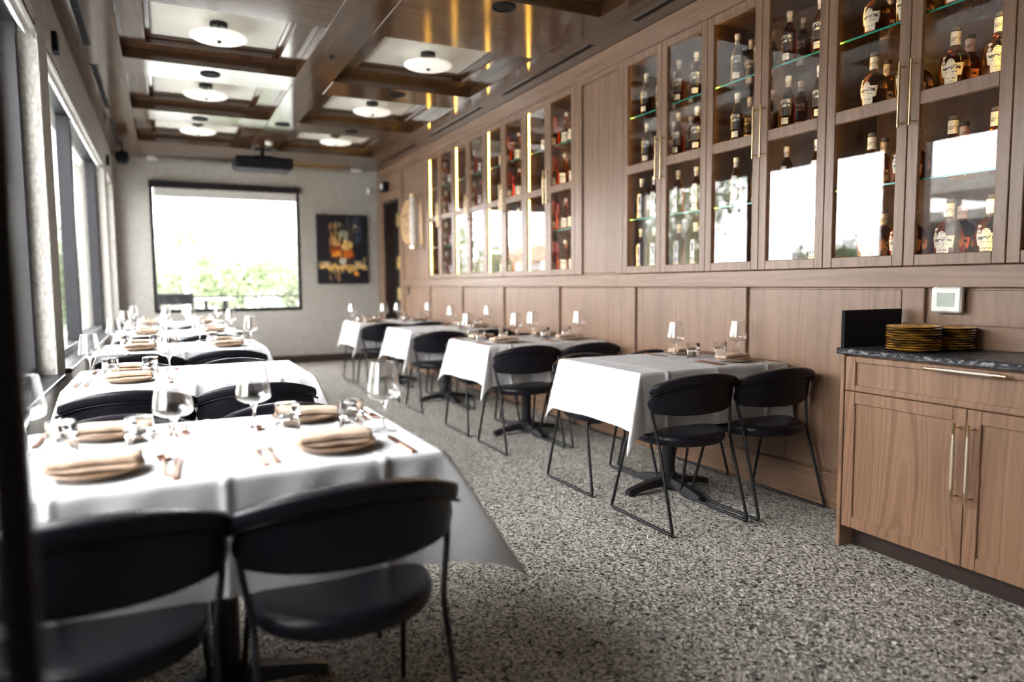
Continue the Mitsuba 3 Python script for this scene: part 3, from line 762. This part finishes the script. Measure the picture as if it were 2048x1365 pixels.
part(k, "body", shape((v + [XL + 0.16, 10.2, 2.80], f), "black_plastic", True))
part(k, "bracket", shape(tube([[XL + 0.16, 10.2, 2.875], [XL + 0.16, 10.2, ZC]], 0.012, 8), "black_metal", 40))
k = thing("projector", "black projector hung from the ceiling before the back window", "projector")
PX, PY = 1.245, 9.99
part(k, "body", shape(box(PX - 0.36, PX + 0.36, PY - 0.22, PY + 0.22, 2.71, 2.865, 0.025), "black_plastic"))
part(k, "lens", shape(moved(lathe([(0, -0.02), (0.045, -0.02), (0.05, 0.0), (0.05, 0.03), (0.0, 0.03)], 20), PX + 0.2, PY + 0.18, 2.89), "black_metal", 40))
part(k, "mount", shape(cat(box(PX - 0.13, PX + 0.13, PY - 0.12, PY + 0.12, 2.866, 2.89, 0.004), tube([[PX, PY, 2.89], [PX, PY, ZC]], 0.028, 14), box(PX - 0.1, PX + 0.1, PY - 0.1, PY + 0.1, ZC - 0.012, ZC, 0.003)), "black_metal", 40))
k = thing("screen_housing", "white ended roller screen case under the ceiling at back wall", "projector screen")
part(k, "case", shape(box(0.0, 2.66, YB - 0.20, YB - 0.10, ZC - 0.050, ZC - 0.001, 0.004), "metal_grey"))
part(k, "end_cap", shape(box(-0.14, -0.001, YB - 0.205, YB - 0.095, ZC - 0.056, ZC - 0.001, 0.006), "white_plastic"))
part(k, "end_cap", shape(box(2.661, 2.82, YB - 0.205, YB - 0.095, ZC - 0.056, ZC - 0.001, 0.006), "white_plastic"))
k = thing("roller_shade", "black-cased roller shade drawn up over the back window", "roller shade")
part(k, "case", shape(box(BW[0] - 0.005, BW[1] + 0.005, YB - 0.075, YB - 0.001, BW[3] - 0.085, BW[3] + 0.005, 0.006), "black_metal"))
part(k, "fabric", shape(box(BW[0] + 0.05, BW[1] - 0.05, YB - 0.045, YB - 0.043, BW[3] - 0.20, BW[3] - 0.086), "shade_white"), "short strip of pale fabric")
part(k, "hem_bar", shape(box(BW[0] + 0.05, BW[1] - 0.05, YB - 0.050, YB - 0.038, BW[3] - 0.212, BW[3] - 0.20, 0.002), "shade_white"))
for i, ((a, b), nm) in enumerate(zip(WIN, ("nearest", "middle", "farthest"))):
    k = thing("roller_shade", f"white roller shade case at the top of the {nm} left window", "roller shade")
    part(k, "case", shape(box(XL - 0.085, XL - 0.012, a + 0.03, b - 0.012, HEAD - 0.072, HEAD - 0.002, 0.01), "shade_white"))
    part(k, "slot", shape(box(XL - 0.0125, XL - 0.0100, a + 0.03, b - 0.014, HEAD - 0.045, HEAD - 0.035), "black_plastic"))
    part(k, "hem_bar", shape(box(XL - 0.060, XL - 0.045, a + 0.04, b - 0.03, HEAD - 0.10, HEAD - 0.073, 0.003), "shade_white"))
    part(k, "bracket", shape(box(XL - 0.09, XL - 0.008, b - 0.0115, b - 0.001, HEAD - 0.08, HEAD - 0.001), "white_plastic"))
for y, nm in ((5.33, "nearest"), (9.92, "farther")):
    kk = numbered("wall_box"); scene[kk] = shape(box(XL, XL + 0.03, y - 0.05, y + 0.05, HEAD - 0.005, HEAD + 0.115, 0.003), "black_plastic")
    labels[kk] = {"label": f"{nm} of two small black boxes on the header over the left windows", "category": "control box"}

# ------------------------------------------------------------------ chair
def rounded_seat():
    n, prof = 48, [(0.0, 0.468), (0.55, 0.469), (0.85, 0.466), (0.95, 0.460), (1.0, 0.446), (1.0, 0.425), (0.97, 0.412), (0.92, 0.406), (0.0, 0.405)]
    rings = []
    for s, z in prof:
        r = []
        for t in np.arange(n) * 2 * np.pi / n:
            c, q = math.cos(t), math.sin(t)
            e = 2.0 / (2.15 if q < 0 else 3.2)
            x, y = 0.222 * math.copysign(abs(c) ** e, c), 0.225 * math.copysign(abs(q) ** e, q)
            if s >= 0.9: pass
            r.append([x * s, y * s, z])
        rings.append(r)
    v, f = gridmesh(np.array(rings), wrap=True)
    return v, f[:, ::-1]


def back_shell(z_of, thick, bulge, nphi=30, nz=12, grow=1.0):
    """a curved pad: z_of(s) -> (bottom, top) at arc position s in [-1, 1]"""
    half, sag = 0.260, 0.097
    Rr = (half ** 2 + sag ** 2) / (2 * sag)
    ph = math.asin(half / Rr)
    sec = []
    for i, s in enumerate(np.linspace(-1, 1, nphi)):
        e = max(0.0, 1 - abs(s) ** 10)
        taper = 0.25 + 0.75 * math.sqrt(e) if abs(s) > 0.9 else 1.0
        a = s * ph
        c = np.array([Rr * math.sin(a), Rr * (1 - math.cos(a)), 0.0])
        nrm = np.array([math.sin(a), -math.cos(a), 0.0])
        lo, hi = z_of(s)
        ring = []
        m = 2 * nz
        for t in np.arange(m) * 2 * np.pi / m:
            zz = (lo + hi) / 2 + (hi - lo) / 2 * math.copysign(abs(math.sin(t)) ** 0.45, math.sin(t)) * (taper if abs(s) > 0.97 else 1)
            h = math.copysign(abs(math.cos(t)) ** 0.6, math.cos(t)) * thick / 2 * taper
            lean = -(zz - 0.62) * 0.16
            ring.append(c + nrm * (h + bulge) + [0, lean, zz])
        sec.append(ring)
    P = np.array(sec)
    v, f = gridmesh(P, wrap=True)
    n = len(v)
    m = P.shape[1]
    v = np.vstack([v, P[0].mean(0)[None], P[-1].mean(0)[None]])
    ends = [[n, (j + 1) % m, j] for j in range(m)] + [[n + 1, len(P) * m - m + j, len(P) * m - m + (j + 1) % m] for j in range(m)]
    return v + [0, -0.190, 0], np.vstack([f, ends])


def arch(s): return 0.062 * (1 - abs(s) ** 2.2)


back = back_shell(lambda s: (0.556 + 0.02 * abs(s) ** 3, 0.662 + arch(s)), 0.028, 0.0)
roll = back_shell(lambda s: (0.657 + 0.95 * arch(s), 0.700 + arch(s)), 0.056, 0.007)


def back_piping():
    half, sag = 0.260, 0.097
    Rr = (half ** 2 + sag ** 2) / (2 * sag); ph = math.asin(half / Rr)
    pts = []
    for s in np.linspace(-0.985, 0.985, 40):
        a = s * ph; z = 0.655 + 0.95 * arch(s)
        o = Rr + 0.0235
        pts.append([o * math.sin(a), Rr - o * math.cos(a) - (z - 0.62) * 0.16 - 0.190, z])
    return tube(pts, 0.0045, 8)


def rod(sg):
    pts = [[sg * 0.250, -0.098, 0.680], [sg * 0.245, -0.104, 0.57], [sg * 0.222, -0.130, 0.43], [sg * 0.232, -0.255, 0.006 + 0.006], [sg * 0.232, 0.255, 0.012], [sg * 0.205, 0.15, 0.405], [sg * 0.10, 0.14, 0.398]]
    return tube(pts, 0.0078, 9, bend=0.022)


CHAIR = [("seat", shape(rounded_seat(), "leather", 50), None), ("backrest", shape(back, "leather", 60), None), ("back_roll", shape(roll, "leather", 60), "rounded top roll of backrest"),
         ("piping", shape(back_piping(), "leather", True), None), ("sled_leg", shape(rod(-1), "black_metal", 50), None), ("sled_leg_001", shape(rod(1), "black_metal", 50), None),
         ("crossbar", shape(tube([[-0.221, -0.128, 0.428], [-0.15, -0.12, 0.399], [0.15, -0.12, 0.399], [0.221, -0.128, 0.428]], 0.0078, 8, bend=0.03), "black_metal", 50), None),
         ("stitching", shape(cat([box(-0.0015, 0.0015, -0.235 - 0.001 + 0.0, -0.218, 0.745, 0.80)][:1]), "leather"), None)][:6]

# ------------------------------------------------------------------ table, cloth
def prong(rz):
    pts = []
    for s, (w, h0, h1) in zip((0.03, 0.12, 0.22, 0.285), ((0.034, 0.035, 0.085), (0.030, 0.030, 0.070), (0.027, 0.020, 0.052), (0.024, 0.004, 0.034))):
        pts.append([[s, -w, h0], [s, w, h0], [s, w * 0.7, h1], [s, -w * 0.7, h1]])
    ms = [hull(np.array(a + b)) for a, b in zip(pts[:-1], pts[1:])]
    return moved(cat(ms), rz=rz)


def table_proto(w, d):
    out = [("tabletop", shape(box(-w / 2 + 0.008, w / 2 - 0.008, -d / 2 + 0.008, d / 2 - 0.008, 0.715, 0.7485, 0.004), "black_plastic"), None),
           ("column", shape(lathe([(0.060, 0.03), (0.060, 0.095), (0.038, 0.11), (0.038, 0.68), (0.12, 0.70), (0.12, 0.714)], 20), "black_iron", 40), None)]
    for i in range(4):
        out.append((f"foot{'' if i == 0 else '_%03d' % i}", shape(prong(i * math.pi / 2), "black_iron", 30), None))
    return out


def tablecloth(w, d, h, seed, amp=0.019, swing=((0.30, 0.785),) * 4):
    r = np.random.default_rng(seed)
    rho = 0.010
    hw, hd = w / 2 - rho, d / 2 - rho
    ext = h + rho * math.pi / 2
    us = np.concatenate([-hw - ext * (1 - np.linspace(0, 1, 26)[:-1]), np.linspace(-hw, hw, 130), hw + ext * np.linspace(0, 1, 26)[1:]])
    vs = np.concatenate([-hd - ext * (1 - np.linspace(0, 1, 26)[:-1]), np.linspace(-hd, hd, 90), hd + ext * np.linspace(0, 1, 26)[1:]])
    ph = r.uniform(0, 6.28, 12); fr = r.uniform(5, 13, 12)
    cre_u = [-0.01, -w / 3, w / 3 + 0.01]; cre_v = [-0.01]
    P = np.zeros((len(us), len(vs), 3))
    G = 0.035

    def drop(a):
        if a < rho * math.pi / 2:
            return rho * math.sin(a / rho), rho * (1 - math.cos(a / rho))
        return rho, rho + a - rho * math.pi / 2

    def wave(i, s, t):
        return amp * t * (0.6 * math.sin(fr[i] * s + ph[i]) + 0.5 * math.sin(fr[i + 4] * 1.9 * s + ph[i + 4])) * (0.5 + 0.5 * t) + 0.0075 * math.sin(math.pi * min(1, t * 1.3)) * math.sin(fr[i + 8] * 4.2 * s + 5 * t + ph[i + 8]) * math.sin(3.1 * s + ph[i])
    for i, u in enumerate(us):
        for j, v in enumerate(vs):
            a, b = max(0, abs(u) - hw), max(0, abs(v) - hd)
            su, sv = math.copysign(1, u), math.copysign(1, v)
            if a == 0 and b == 0:
                z = sum(0.0028 * math.exp(-((u - c) / 0.008) ** 2) for c in cre_u) + sum(0.0024 * math.exp(-((v - c) / 0.008) ** 2) for c in cre_v)
                P[i, j] = u, v, z
            elif b == 0:
                o, dn = drop(a); t = a / ext
                fl = G * t * math.exp(-(hd - abs(v)) / 0.09) + wave(0 if su > 0 else 1, v, t) * min(1, (hd - abs(v)) / 0.06)
                P[i, j] = su * (hw + o + fl + 0.003 * t), v, -dn + sum(0.0 for c in cre_v)
                P[i, j, 0] += su * sum(0.003 * math.exp(-((v - c) / 0.012) ** 2) for c in cre_v)
            elif a == 0:
                o, dn = drop(b); t = b / ext
                fl = G * t * math.exp(-(hw - abs(u)) / 0.09) + wave(2 if sv > 0 else 3, u, t) * min(1, (hw - abs(u)) / 0.06)
                P[i, j] = u, sv * (hd + o + fl + 0.003 * t), -dn
                P[i, j, 1] += sv * sum(0.007 * math.exp(-((u - c) / 0.010) ** 2) for c in cre_u)
            else:
                rr = math.hypot(a, b); th = math.atan2(b, a)
                M, az = swing[(0 if su > 0 else 1) + (0 if sv > 0 else 2)]
                o, dn = drop(rr); g = G / ext
                hx = g * math.cos(th) ** 2 + M * math.sin(2 * th) ** 1.3 * math.cos(az)
                hy = g * math.sin(th) ** 2 + M * math.sin(2 * th) ** 1.3 * math.sin(az)
                zz = math.sqrt(max(0.15, 1 - hx * hx - hy * hy))
                P[i, j] = su * (hw + o * math.cos(th) + hx * rr), sv * (hd + o * math.sin(th) + hy * rr), -dn * zz
    v, f = gridmesh(P)
    v[:, 2] += 0.7535
    return v, f


TW, TD = 1.08, 0.80
RW = 1.00
TT, TR = table_proto(TW, TD), table_proto(RW, TD)
TABLES = [("T", i, 0.12, y) for i, y in enumerate((2.15, 3.97, 5.77, 7.57, 9.38))] + [("R", i, 2.575, y) for i, y in enumerate((3.21, 5.0, 6.80, 8.42))]
NAMES = {("T", 0): "front window-side table", ("T", 1): "second window-side table", ("T", 2): "third window-side table", ("T", 3): "fourth window-side table", ("T", 4): "last window-side table",
         ("R", 0): "wall-side table nearest sideboard", ("R", 1): "second wall-side table", ("R", 2): "third wall-side table", ("R", 3): "farthest wall-side table"}
XOFF = {("R", 3): -0.08}

# ------------------------------------------------------------------ tableware
def wineglass():
    outer = curve([(0.012, 0.094), (0.030, 0.099), (0.046, 0.108), (0.0505, 0.118), (0.0485, 0.138), (0.0415, 0.182), (0.036, 0.212)], 5)
    bowl = lathe(outer, 36)
    inner = lathe([(max(0.0, r - 0.0016), z + 0.002) for r, z in outer][::-1], 36)
    foot = lathe([(0.0385, 0.0008), (0.03, 0.0028), (0.010, 0.006), (0.0062, 0.010)], 32)
    stem = lathe([(0, 0.0075), (0.0058, 0.0105), (0.0045, 0.016), (0.0038, 0.045), (0.0045, 0.075), (0.009, 0.089), (0.014, 0.0945), (0.0, 0.097)], 28)
    rim = tube([[0.036 * math.cos(t), 0.036 * math.sin(t), 0.2125] for t in np.linspace(0, 2 * np.pi, 37)], 0.0008, 5)
    return [("bowl", shape(cat(bowl, inner), "bowl_glass", 60), None), ("foot", shape(foot, "bowl_glass", 60), None), ("stem", shape(stem, "clear_glass", 40), None), ("rim", shape(rim, "clear_glass", True), None)]


WG = wineglass()
# a tumbler standing on its rim: thick base on top, rounded hollow inside
tum = [(0.0335, 0.0), (0.0365, 0.0), (0.0372, 0.002), (0.0372, 0.088), (0.0350, 0.0945), (0.030, 0.096), (0.0, 0.096)]
tum_in = [(0.0, 0.066), (0.010, 0.0655), (0.020, 0.062), (0.0275, 0.054), (0.0305, 0.042), (0.0318, 0.0)]
TUM = [("", shape(lathe([(0.0318, 0.0)] + tum[1:] + tum_in[:1] + tum_in[1:-1] + [(0.0318, 0.0)], 36), "clear_glass", 35), None)]
plate = [(0, 0.0), (0.060, 0.0), (0.064, 0.002), (0.088, 0.008), (0.106, 0.017), (0.1085, 0.0205), (0.106, 0.022), (0.088, 0.0125), (0.066, 0.007), (0, 0.0065)]
PLATE = [("", shape(lathe(plate, 44), "stoneware", 40), None)]


def napkin(seed):
    """a cloth folded to a long bundle: layered folds, soft edges"""
    r = np.random.default_rng(seed)
    ms = []
    for li, (w, z0, z1, dx, dy) in enumerate(((0.084, 0.0, 0.014, 0, 0), (0.090, 0.0145, 0.033, -0.003, 0.004))):
        nl, m = 26, 20
        P = np.zeros((nl, m, 3))
        for i, s in enumerate(np.linspace(-1, 1, nl)):
            for j, t in enumerate(np.arange(m) * 2 * np.pi / m):
                c, q = math.cos(t), math.sin(t)
                x = 0.100 * s + dx
                edge = 1 if abs(s) < 0.999 else 0.86
                y = w / 2 * math.copysign(abs(c) ** 0.35, c) * edge + dy + 0.002 * math.sin(7 * s + li)
                zz = (z0 + z1) / 2 + (z1 - z0) / 2 * math.copysign(abs(q) ** 0.5, q) * edge
                P[i, j] = x, y, zz + 0.0035 * math.sin(2.4 * s + 1.1 * li) * (0.3 + li * 0.35) + 0.002 * mnoise(np.array([x * 60, y * 60, li]), seed) - 0.010 * max(0, abs(s) - 0.75) * (z0 > 0.001)
        v, f = gridmesh(P, wrap=True)
        n = len(v)
        v = np.vstack([v, P[0].mean(0)[None], P[-1].mean(0)[None]])
        f = np.vstack([f, [[n, (j + 1) % m, j] for j in range(m)], [[n + 1, (nl - 1) * m + j, (nl - 1) * m + (j + 1) % m] for j in range(m)]])
        ms.append((v, f))
    v, f = cat(ms)
    v[:, 2] -= v[:, 2].min()
    return [("", shape((v, f[:, ::-1]), "beige_cloth", 60), None)]


NAP = [napkin(s) for s in (1, 2, 3)]


def bar(path, th):
    """flat cutlery bar: path (y, half width, z centre)"""
    p = np.asarray(path)
    ring = []
    for y, w, z in p:
        ring.append([[-w, y, z], [-w * 0.6, y, z + th / 2], [w * 0.6, y, z + th / 2], [w, y, z], [w * 0.6, y, z - th / 2], [-w * 0.6, y, z - th / 2]])
    v, f = gridmesh(np.array(ring), wrap=True)
    n = len(v); m = 6
    v = np.vstack([v, np.mean(ring[0], 0)[None], np.mean(ring[-1], 0)[None]])
    f = np.vstack([f, [[n, (j + 1) % m, j] for j in range(m)], [[n + 1, (len(p) - 1) * m + j, (len(p) - 1) * m + (j + 1) % m] for j in range(m)]])
    return v, f[:, ::-1]


fork_h = bar([(-0.105, 0.0075, 0.0035), (-0.10, 0.009, 0.0035), (-0.02, 0.0055, 0.004), (0.03, 0.0045, 0.007), (0.045, 0.006, 0.008), (0.056, 0.0115, 0.007), (0.066, 0.0125, 0.0055)], 0.004)
fork_t = [bar([(0.064, 0.0014, 0.0056), (0.085, 0.0013, 0.004), (0.108, 0.0008, 0.0055)], 0.002) for _ in range(4)]
fork_t = [moved(t, x=x) for t, x in zip(fork_t, (-0.0108, -0.0036, 0.0036, 0.0108))]
FORK = [("handle", shape(fork_h, "copper", 40), None), ("tines", shape(cat(fork_t), "copper_dark", 40), None)]
KNIFE = [("handle", shape(bar([(-0.115, 0.0075, 0.004), (-0.11, 0.0085, 0.004), (-0.01, 0.0065, 0.004), (0.0, 0.0055, 0.004)], 0.0065), "copper", 40), None), ("blade", shape(bar([(-0.001, 0.005, 0.004), (0.02, 0.009, 0.0038), (0.09, 0.0095, 0.0035), (0.108, 0.006, 0.0035), (0.114, 0.001, 0.0035)], 0.0022), "copper_dark", 40), None)]
spo = lathe([(0, -0.003), (0.012, -0.001), (0.018, 0.004), (0.0185, 0.0052), (0.017, 0.0045), (0.011, 0.001), (0, -0.001)], 20)
SPOON = [("handle", shape(bar([(-0.10, 0.007, 0.0035), (-0.095, 0.0085, 0.0035), (0.0, 0.0045, 0.005), (0.05, 0.0035, 0.007), (0.062, 0.006, 0.006)], 0.0035), "copper", 40), None), ("bowl", shape((spo[0] * [1, 1.5, 1] + [0, 0.085, 0.0035], spo[1]), "copper", 40), None)]

TOPZ = 0.7537
SET = {("T", 0): "LN LF RN RF", ("T", 1): "LN LF", ("T", 2): "LN LF RN RF", ("T", 3): "LN LF RN RF", ("T", 4): "LN LF RN RF", ("R", 0): "RN RF", ("R", 1): "LN LF RN RF", ("R", 2): "RN RF", ("R", 3): "LN LF RN RF"}
SW = {("T", 0): ((0.30, 0.6), (0.28, 0.8), (0.46, 0.50), (0.3, 0.8)), ("R", 0): ((0.26, 1.5), (0.15, 0.3), (0.06, 1.5), (0.30, 0.5))}
for t, i, x, y in TABLES:
    key = (t, i); nm = NAMES[key]
    x += XOFF.get(key, 0)
    place("dining_table", TT if t == "T" else TR, x, y, 0, 0, f"black pedestal base and top of the {nm}, under its cloth", "table")
    w = TW if t == "T" else RW
    cw = tablecloth(w, TD, 0.283, 10 * i + (0 if t == "T" else 5), swing=SW.get(key, ((0.2 if t == "R" else 0.3, 1.5 if t == "R" else 0.7), (0.2, 0.5 if t == "R" else 0.8), (0.06 if t == "R" else 0.34, 0.7), (0.3, 0.7))))
    if t == "R": cw[0][:, 0] = np.minimum(cw[0][:, 0], XR - 0.0165 - x - 0.0004 * np.arange(len(cw[0])) / len(cw[0]))
    kk = numbered("tablecloth"); scene[kk] = {**shape(cw, "cloth", 60), "to_world": T4().translate([x, y, 0])}
    labels[kk] = {"label": f"white tablecloth draped over the {nm}", "category": "tablecloth"}
    nearoff, faroff = (-0.40, 0.37 if t == "T" else 0.31)
    xs = (-0.275, 0.252) if t == "T" else (-0.252, 0.267)
    for side, o, rz in (("near", nearoff, 0.0), ("far", faroff, math.pi)):
        for lr, dx in (("left", xs[0]), ("right", xs[1])):
            jx, jy, jr = rng.uniform(-0.002, 0.002), rng.uniform(-0.012, 0.012), rng.uniform(-0.012, 0.012)
            if t == "R" and lr == "right": jx, jr = min(jx, 0), 0
            place("dining_chair", CHAIR, x + dx + jx, y + o + jy, 0.0, rz + jr, f"black leather chair at the {side} side, {lr} place of the {nm}", "chair")
    for code in SET[key].split():
        sx = -1 if code[0] == "L" else 1
        nf = -1 if code[1] == "N" else 1
        px, py = x + sx * 0.285 - (0.01 if t == "R" else 0), y + nf * 0.232
        rot = 0.0 if nf < 0 else math.pi
        where = f"{'near' if nf < 0 else 'far'} {'left' if sx < 0 else 'right'} place, {nm}"

        def at(dx, dy):
            c, s = math.cos(rot), math.sin(rot)
            return px + c * dx - s * dy + rng.uniform(-0.004, 0.004), py + s * dx + c * dy + rng.uniform(-0.006, 0.006)
        place("plate", PLATE, px, py, TOPZ, 0, f"brown stoneware plate, {where}", "plate")
        place("napkin", NAP[rng.randrange(3)], px, py - 0.016 * nf, TOPZ + 0.0095, rot + rng.uniform(-0.14, 0.14), f"folded beige napkin, {where}", "napkin")
        a = at(0.175, 0.16); place("wine_glass", WG, *a, TOPZ, 0, f"clear stemmed wine glass, {where}", "wine glass")
        a = at(0.092, 0.215); place("tumbler", TUM, *a, TOPZ, 0, f"upturned clear tumbler, {where}", "tumbler")
        a = at(-0.205, 0.0); place("fork", FORK, *a, TOPZ, rot + rng.uniform(-0.05, 0.05), f"outer copper fork, {where}", "fork")
        a = at(-0.168, 0.012); place("fork", FORK, *a, TOPZ, rot + rng.uniform(-0.05, 0.05), f"inner copper fork, {where}", "fork")
        if not (key == ("T", 0) and code == "RF"):
            a = at(0.172, -0.03); place("knife", KNIFE, *a, TOPZ, rot + rng.uniform(-0.06, 0.06), f"copper table knife, {where}", "knife")
        if key == ("T", 0) and code in ("LN", "RF"):
            a = at(0.150 if code == "LN" else 0.172, 0.0); place("spoon", SPOON, *a, TOPZ + 0.0001, rot + 0.05, f"copper spoon, {where}", "spoon")

# ------------------------------------------------------------------ outdoors
struct("ground", shape(box(-90, 90, -60, 120, -0.2, -0.12), "concrete"))
k = thing("railing", "black metal balcony railing outside the back window", "railing")
part(k, "rail", shape(cat(box(-6, 8, 13.48, 13.53, 0.985, 1.02, 0.004), box(-6, 8, 13.49, 13.52, 0.06, 0.09)), "black_metal"))
for xx in np.arange(-6, 8.01, 1.75):
    part(k, "post", shape(box(xx - 0.02, xx + 0.02, 13.485, 13.525, -0.12, 0.984), "black_metal"))
sl = [box(xx - 0.007, xx + 0.007, 13.498, 13.512, 0.091, 0.984) for xx in np.arange(-5.9, 7.95, 0.115)]
d0 = shape(box(-0.007, 0.007, 13.498, 13.512, 0.091, 0.984), "black_metal")
for xx in np.arange(-0.6, 2.9, 0.115):
    scene[numbered(k + "__baluster")] = {**d0, "to_world": T4().translate([float(xx), 0, 0])}
k = thing("patio_chair", "dark grey high-backed patio chair outside the back window", "chair")
cx, cy = 0.16, 12.35
part(k, "backrest", shape(box(cx - 0.26, cx + 0.26, cy - 0.02, cy + 0.02, 0.90, 1.08, 0.012), "patio_grey"))
part(k, "seat", shape(box(cx - 0.25, cx + 0.25, cy, cy + 0.46, 0.60, 0.65, 0.012), "patio_grey"))
for sx in (-0.24, 0.24):
    part(k, "leg", shape(tube([[cx + sx, cy - 0.03, -0.12], [cx + sx, cy, 0.62], [cx + sx, cy - 0.0, 0.92]], 0.022, 8), "patio_grey", 40))
    part(k, "leg", shape(tube([[cx + sx, cy + 0.45, -0.12], [cx + sx, cy + 0.44, 0.61]], 0.018, 8), "patio_grey", 40))
k = thing("patio_table", "pale topped high patio table outside the back window", "table")
part(k, "tabletop", shape(box(0.46, 1.06, 12.5, 13.1, 0.955, 0.985, 0.006), "patio_top"))
for sx in (0.62, 0.90):
    part(k, "leg", shape(box(sx - 0.025, sx + 0.025, 12.77, 12.83, -0.12, 0.954, 0.004), "patio_grey"))


def tree(name, x, y, h, rad, z_lo, n, bsdf, label, seed, squash=0.8, leaf=0.065):
    n = int(n * 2.2)
    r = np.random.default_rng(seed)
    k = thing(name, label, "tree")
    tips, br = [], []
    for i in range(9):
        a = r.uniform(0, 6.28); e = r.uniform(0.3, 0.95); q = r.uniform(0.35, 0.9)
        tip = np.array([x + rad * q * math.cos(a), y + rad * q * math.sin(a), z_lo + (h - z_lo) * e])
        s = np.array([x, y, z_lo + (h - z_lo) * e * 0.35])
        br.append(tube([s, (s + tip) / 2 + r.normal(0, 0.06, 3), tip], [0.05 * h / 4, 0.03 * h / 4, 0.012], 5)); tips.append(tip)
    trunk = tube([[x, y, -0.13], [x + 0.05, y, h * 0.35], [x, y + 0.04, h * 0.85]], [0.03 * h, 0.022 * h, 0.006 * h], 8)
    part(k, "trunk", shape(cat([trunk] + br), "bark", 40))
    c = np.array([x, y, (z_lo + h) / 2])
    cen = np.vstack([np.array(tips), c + r.normal(0, 1, (14, 3)) * [rad * 0.45, rad * 0.45, (h - z_lo) * 0.22]])
    p = cen[r.integers(0, len(cen), n)] + r.normal(0, 1, (n, 3)) * [rad * 0.22, rad * 0.22, (h - z_lo) * 0.11]
    q2 = (p[:, :2] - [x, y]); rr2 = np.linalg.norm(q2, axis=1, keepdims=True); p[:, :2] = [x, y] + q2 * np.minimum(1, (rad - 0.12) / np.maximum(rr2, 1e-6))
    d = r.normal(0, 1, (n, 3)); d /= np.linalg.norm(d, axis=1, keepdims=True)
    e = np.cross(d, r.normal(0, 1, (n, 3))); e /= np.linalg.norm(e, axis=1, keepdims=True)
    L = leaf * r.uniform(0.6, 1.3, (n, 1))
    v = np.stack([p - d * L, p + e * L * 0.45, p + d * L, p - e * L * 0.45], 1).reshape(-1, 3)
    q = np.arange(n)[:, None] * 4
    part(k, "foliage", shape((v, np.vstack([q + [0, 1, 2], q + [0, 2, 3]])), bsdf))


for i, (x, y, h, rad) in enumerate(((-2.2, 19, 2.5, 1.2), (-0.1, 21.6, 2.3, 1.3), (1.75, 19, 2.0, 1.2), (3.4, 21.6, 2.2, 1.3), (5.2, 19, 2.4, 1.3))):
    tree("bush", x, y, h, rad, 0.1, 3200, "leaf_pale" if i % 2 else "leaf", f"pale leafy bush behind the railing, {('leftmost', 'second', 'third', 'fourth', 'rightmost')[i]} of the row", 20 + i)
tree("tree", 0.55, 25.0, 3.9, 1.25, 1.5, 1500, "leaf", "slender tree rising over the bushes outside the back window", 31)
tree("tree", 4.6, 26.0, 3.2, 1.3, 1.2, 1300, "leaf_pale", "pale tree outside behind the right part of the back window", 32)
tree("tree", -6.2, 15.2, 4.4, 1.9, 1.2, 1700, "leaf", "sparse young tree outside the left windows", 33)
tree("bush", -8.3, 11.9, 1.9, 1.3, 0.1, 2400, "leaf", "low green bush outside left of the windows, near the pavilion", 34)
tree("bush", -6.4, 4.6, 1.75, 1.0, 0.1, 2000, "leaf", "low green bush in front of the pavilion", 35)
tree("tree", -10.0, 20.5, 3.2, 1.8, 0.8, 1800, "leaf", "low tree outside, farthest along the left side", 36)
k = thing("flagpole", "slim white pole outside the back window", "pole")
part(k, "shaft", shape(tube([[0.42, 16.0, -0.13], [0.42, 16.0, 6.5]], [0.05, 0.035], 12), "white_plastic", 40))
k = thing("pavilion", "flat-roofed pale pavilion outside the left windows", "building")
part(k, "roof", shape(box(-12, -8, 0.5, 9.8, 2.95, 3.32, 0.02), "stucco"))
part(k, "wall", shape(box(-12, -11.8, 0.6, 13.4, -0.12, 2.95), "stucco"))
part(k, "window", shape(box(-11.8, -11.76, 9.6, 12.6, 1.7, 2.7), "dark_glass"))
for yy in (0.8, 5.0, 9.1):
    part(k, "post", shape(box(-8.35, -8.15, yy - 0.1, yy + 0.1, -0.12, 2.949, 0.01), "stucco"))
k = thing("roadside_building", "low building with reddish roof far outside the left windows", "building")
part(k, "wall", shape(box(-22, -15, 32, 50, -0.12, 2.6), "stucco"))
part(k, "roof", shape(hull([[-22.4, 31.6, 2.6], [-14.6, 31.6, 2.6], [-22.4, 50.4, 2.6], [-14.6, 50.4, 2.6], [-18.5, 33, 4.0], [-18.5, 49, 4.0]]), "roof_red"))
for yy in np.arange(33.5, 49, 3.0):
    part(k, "window", shape(box(-15.0, -14.96, yy, yy + 1.6, 0.9, 2.0), "dark_glass"))
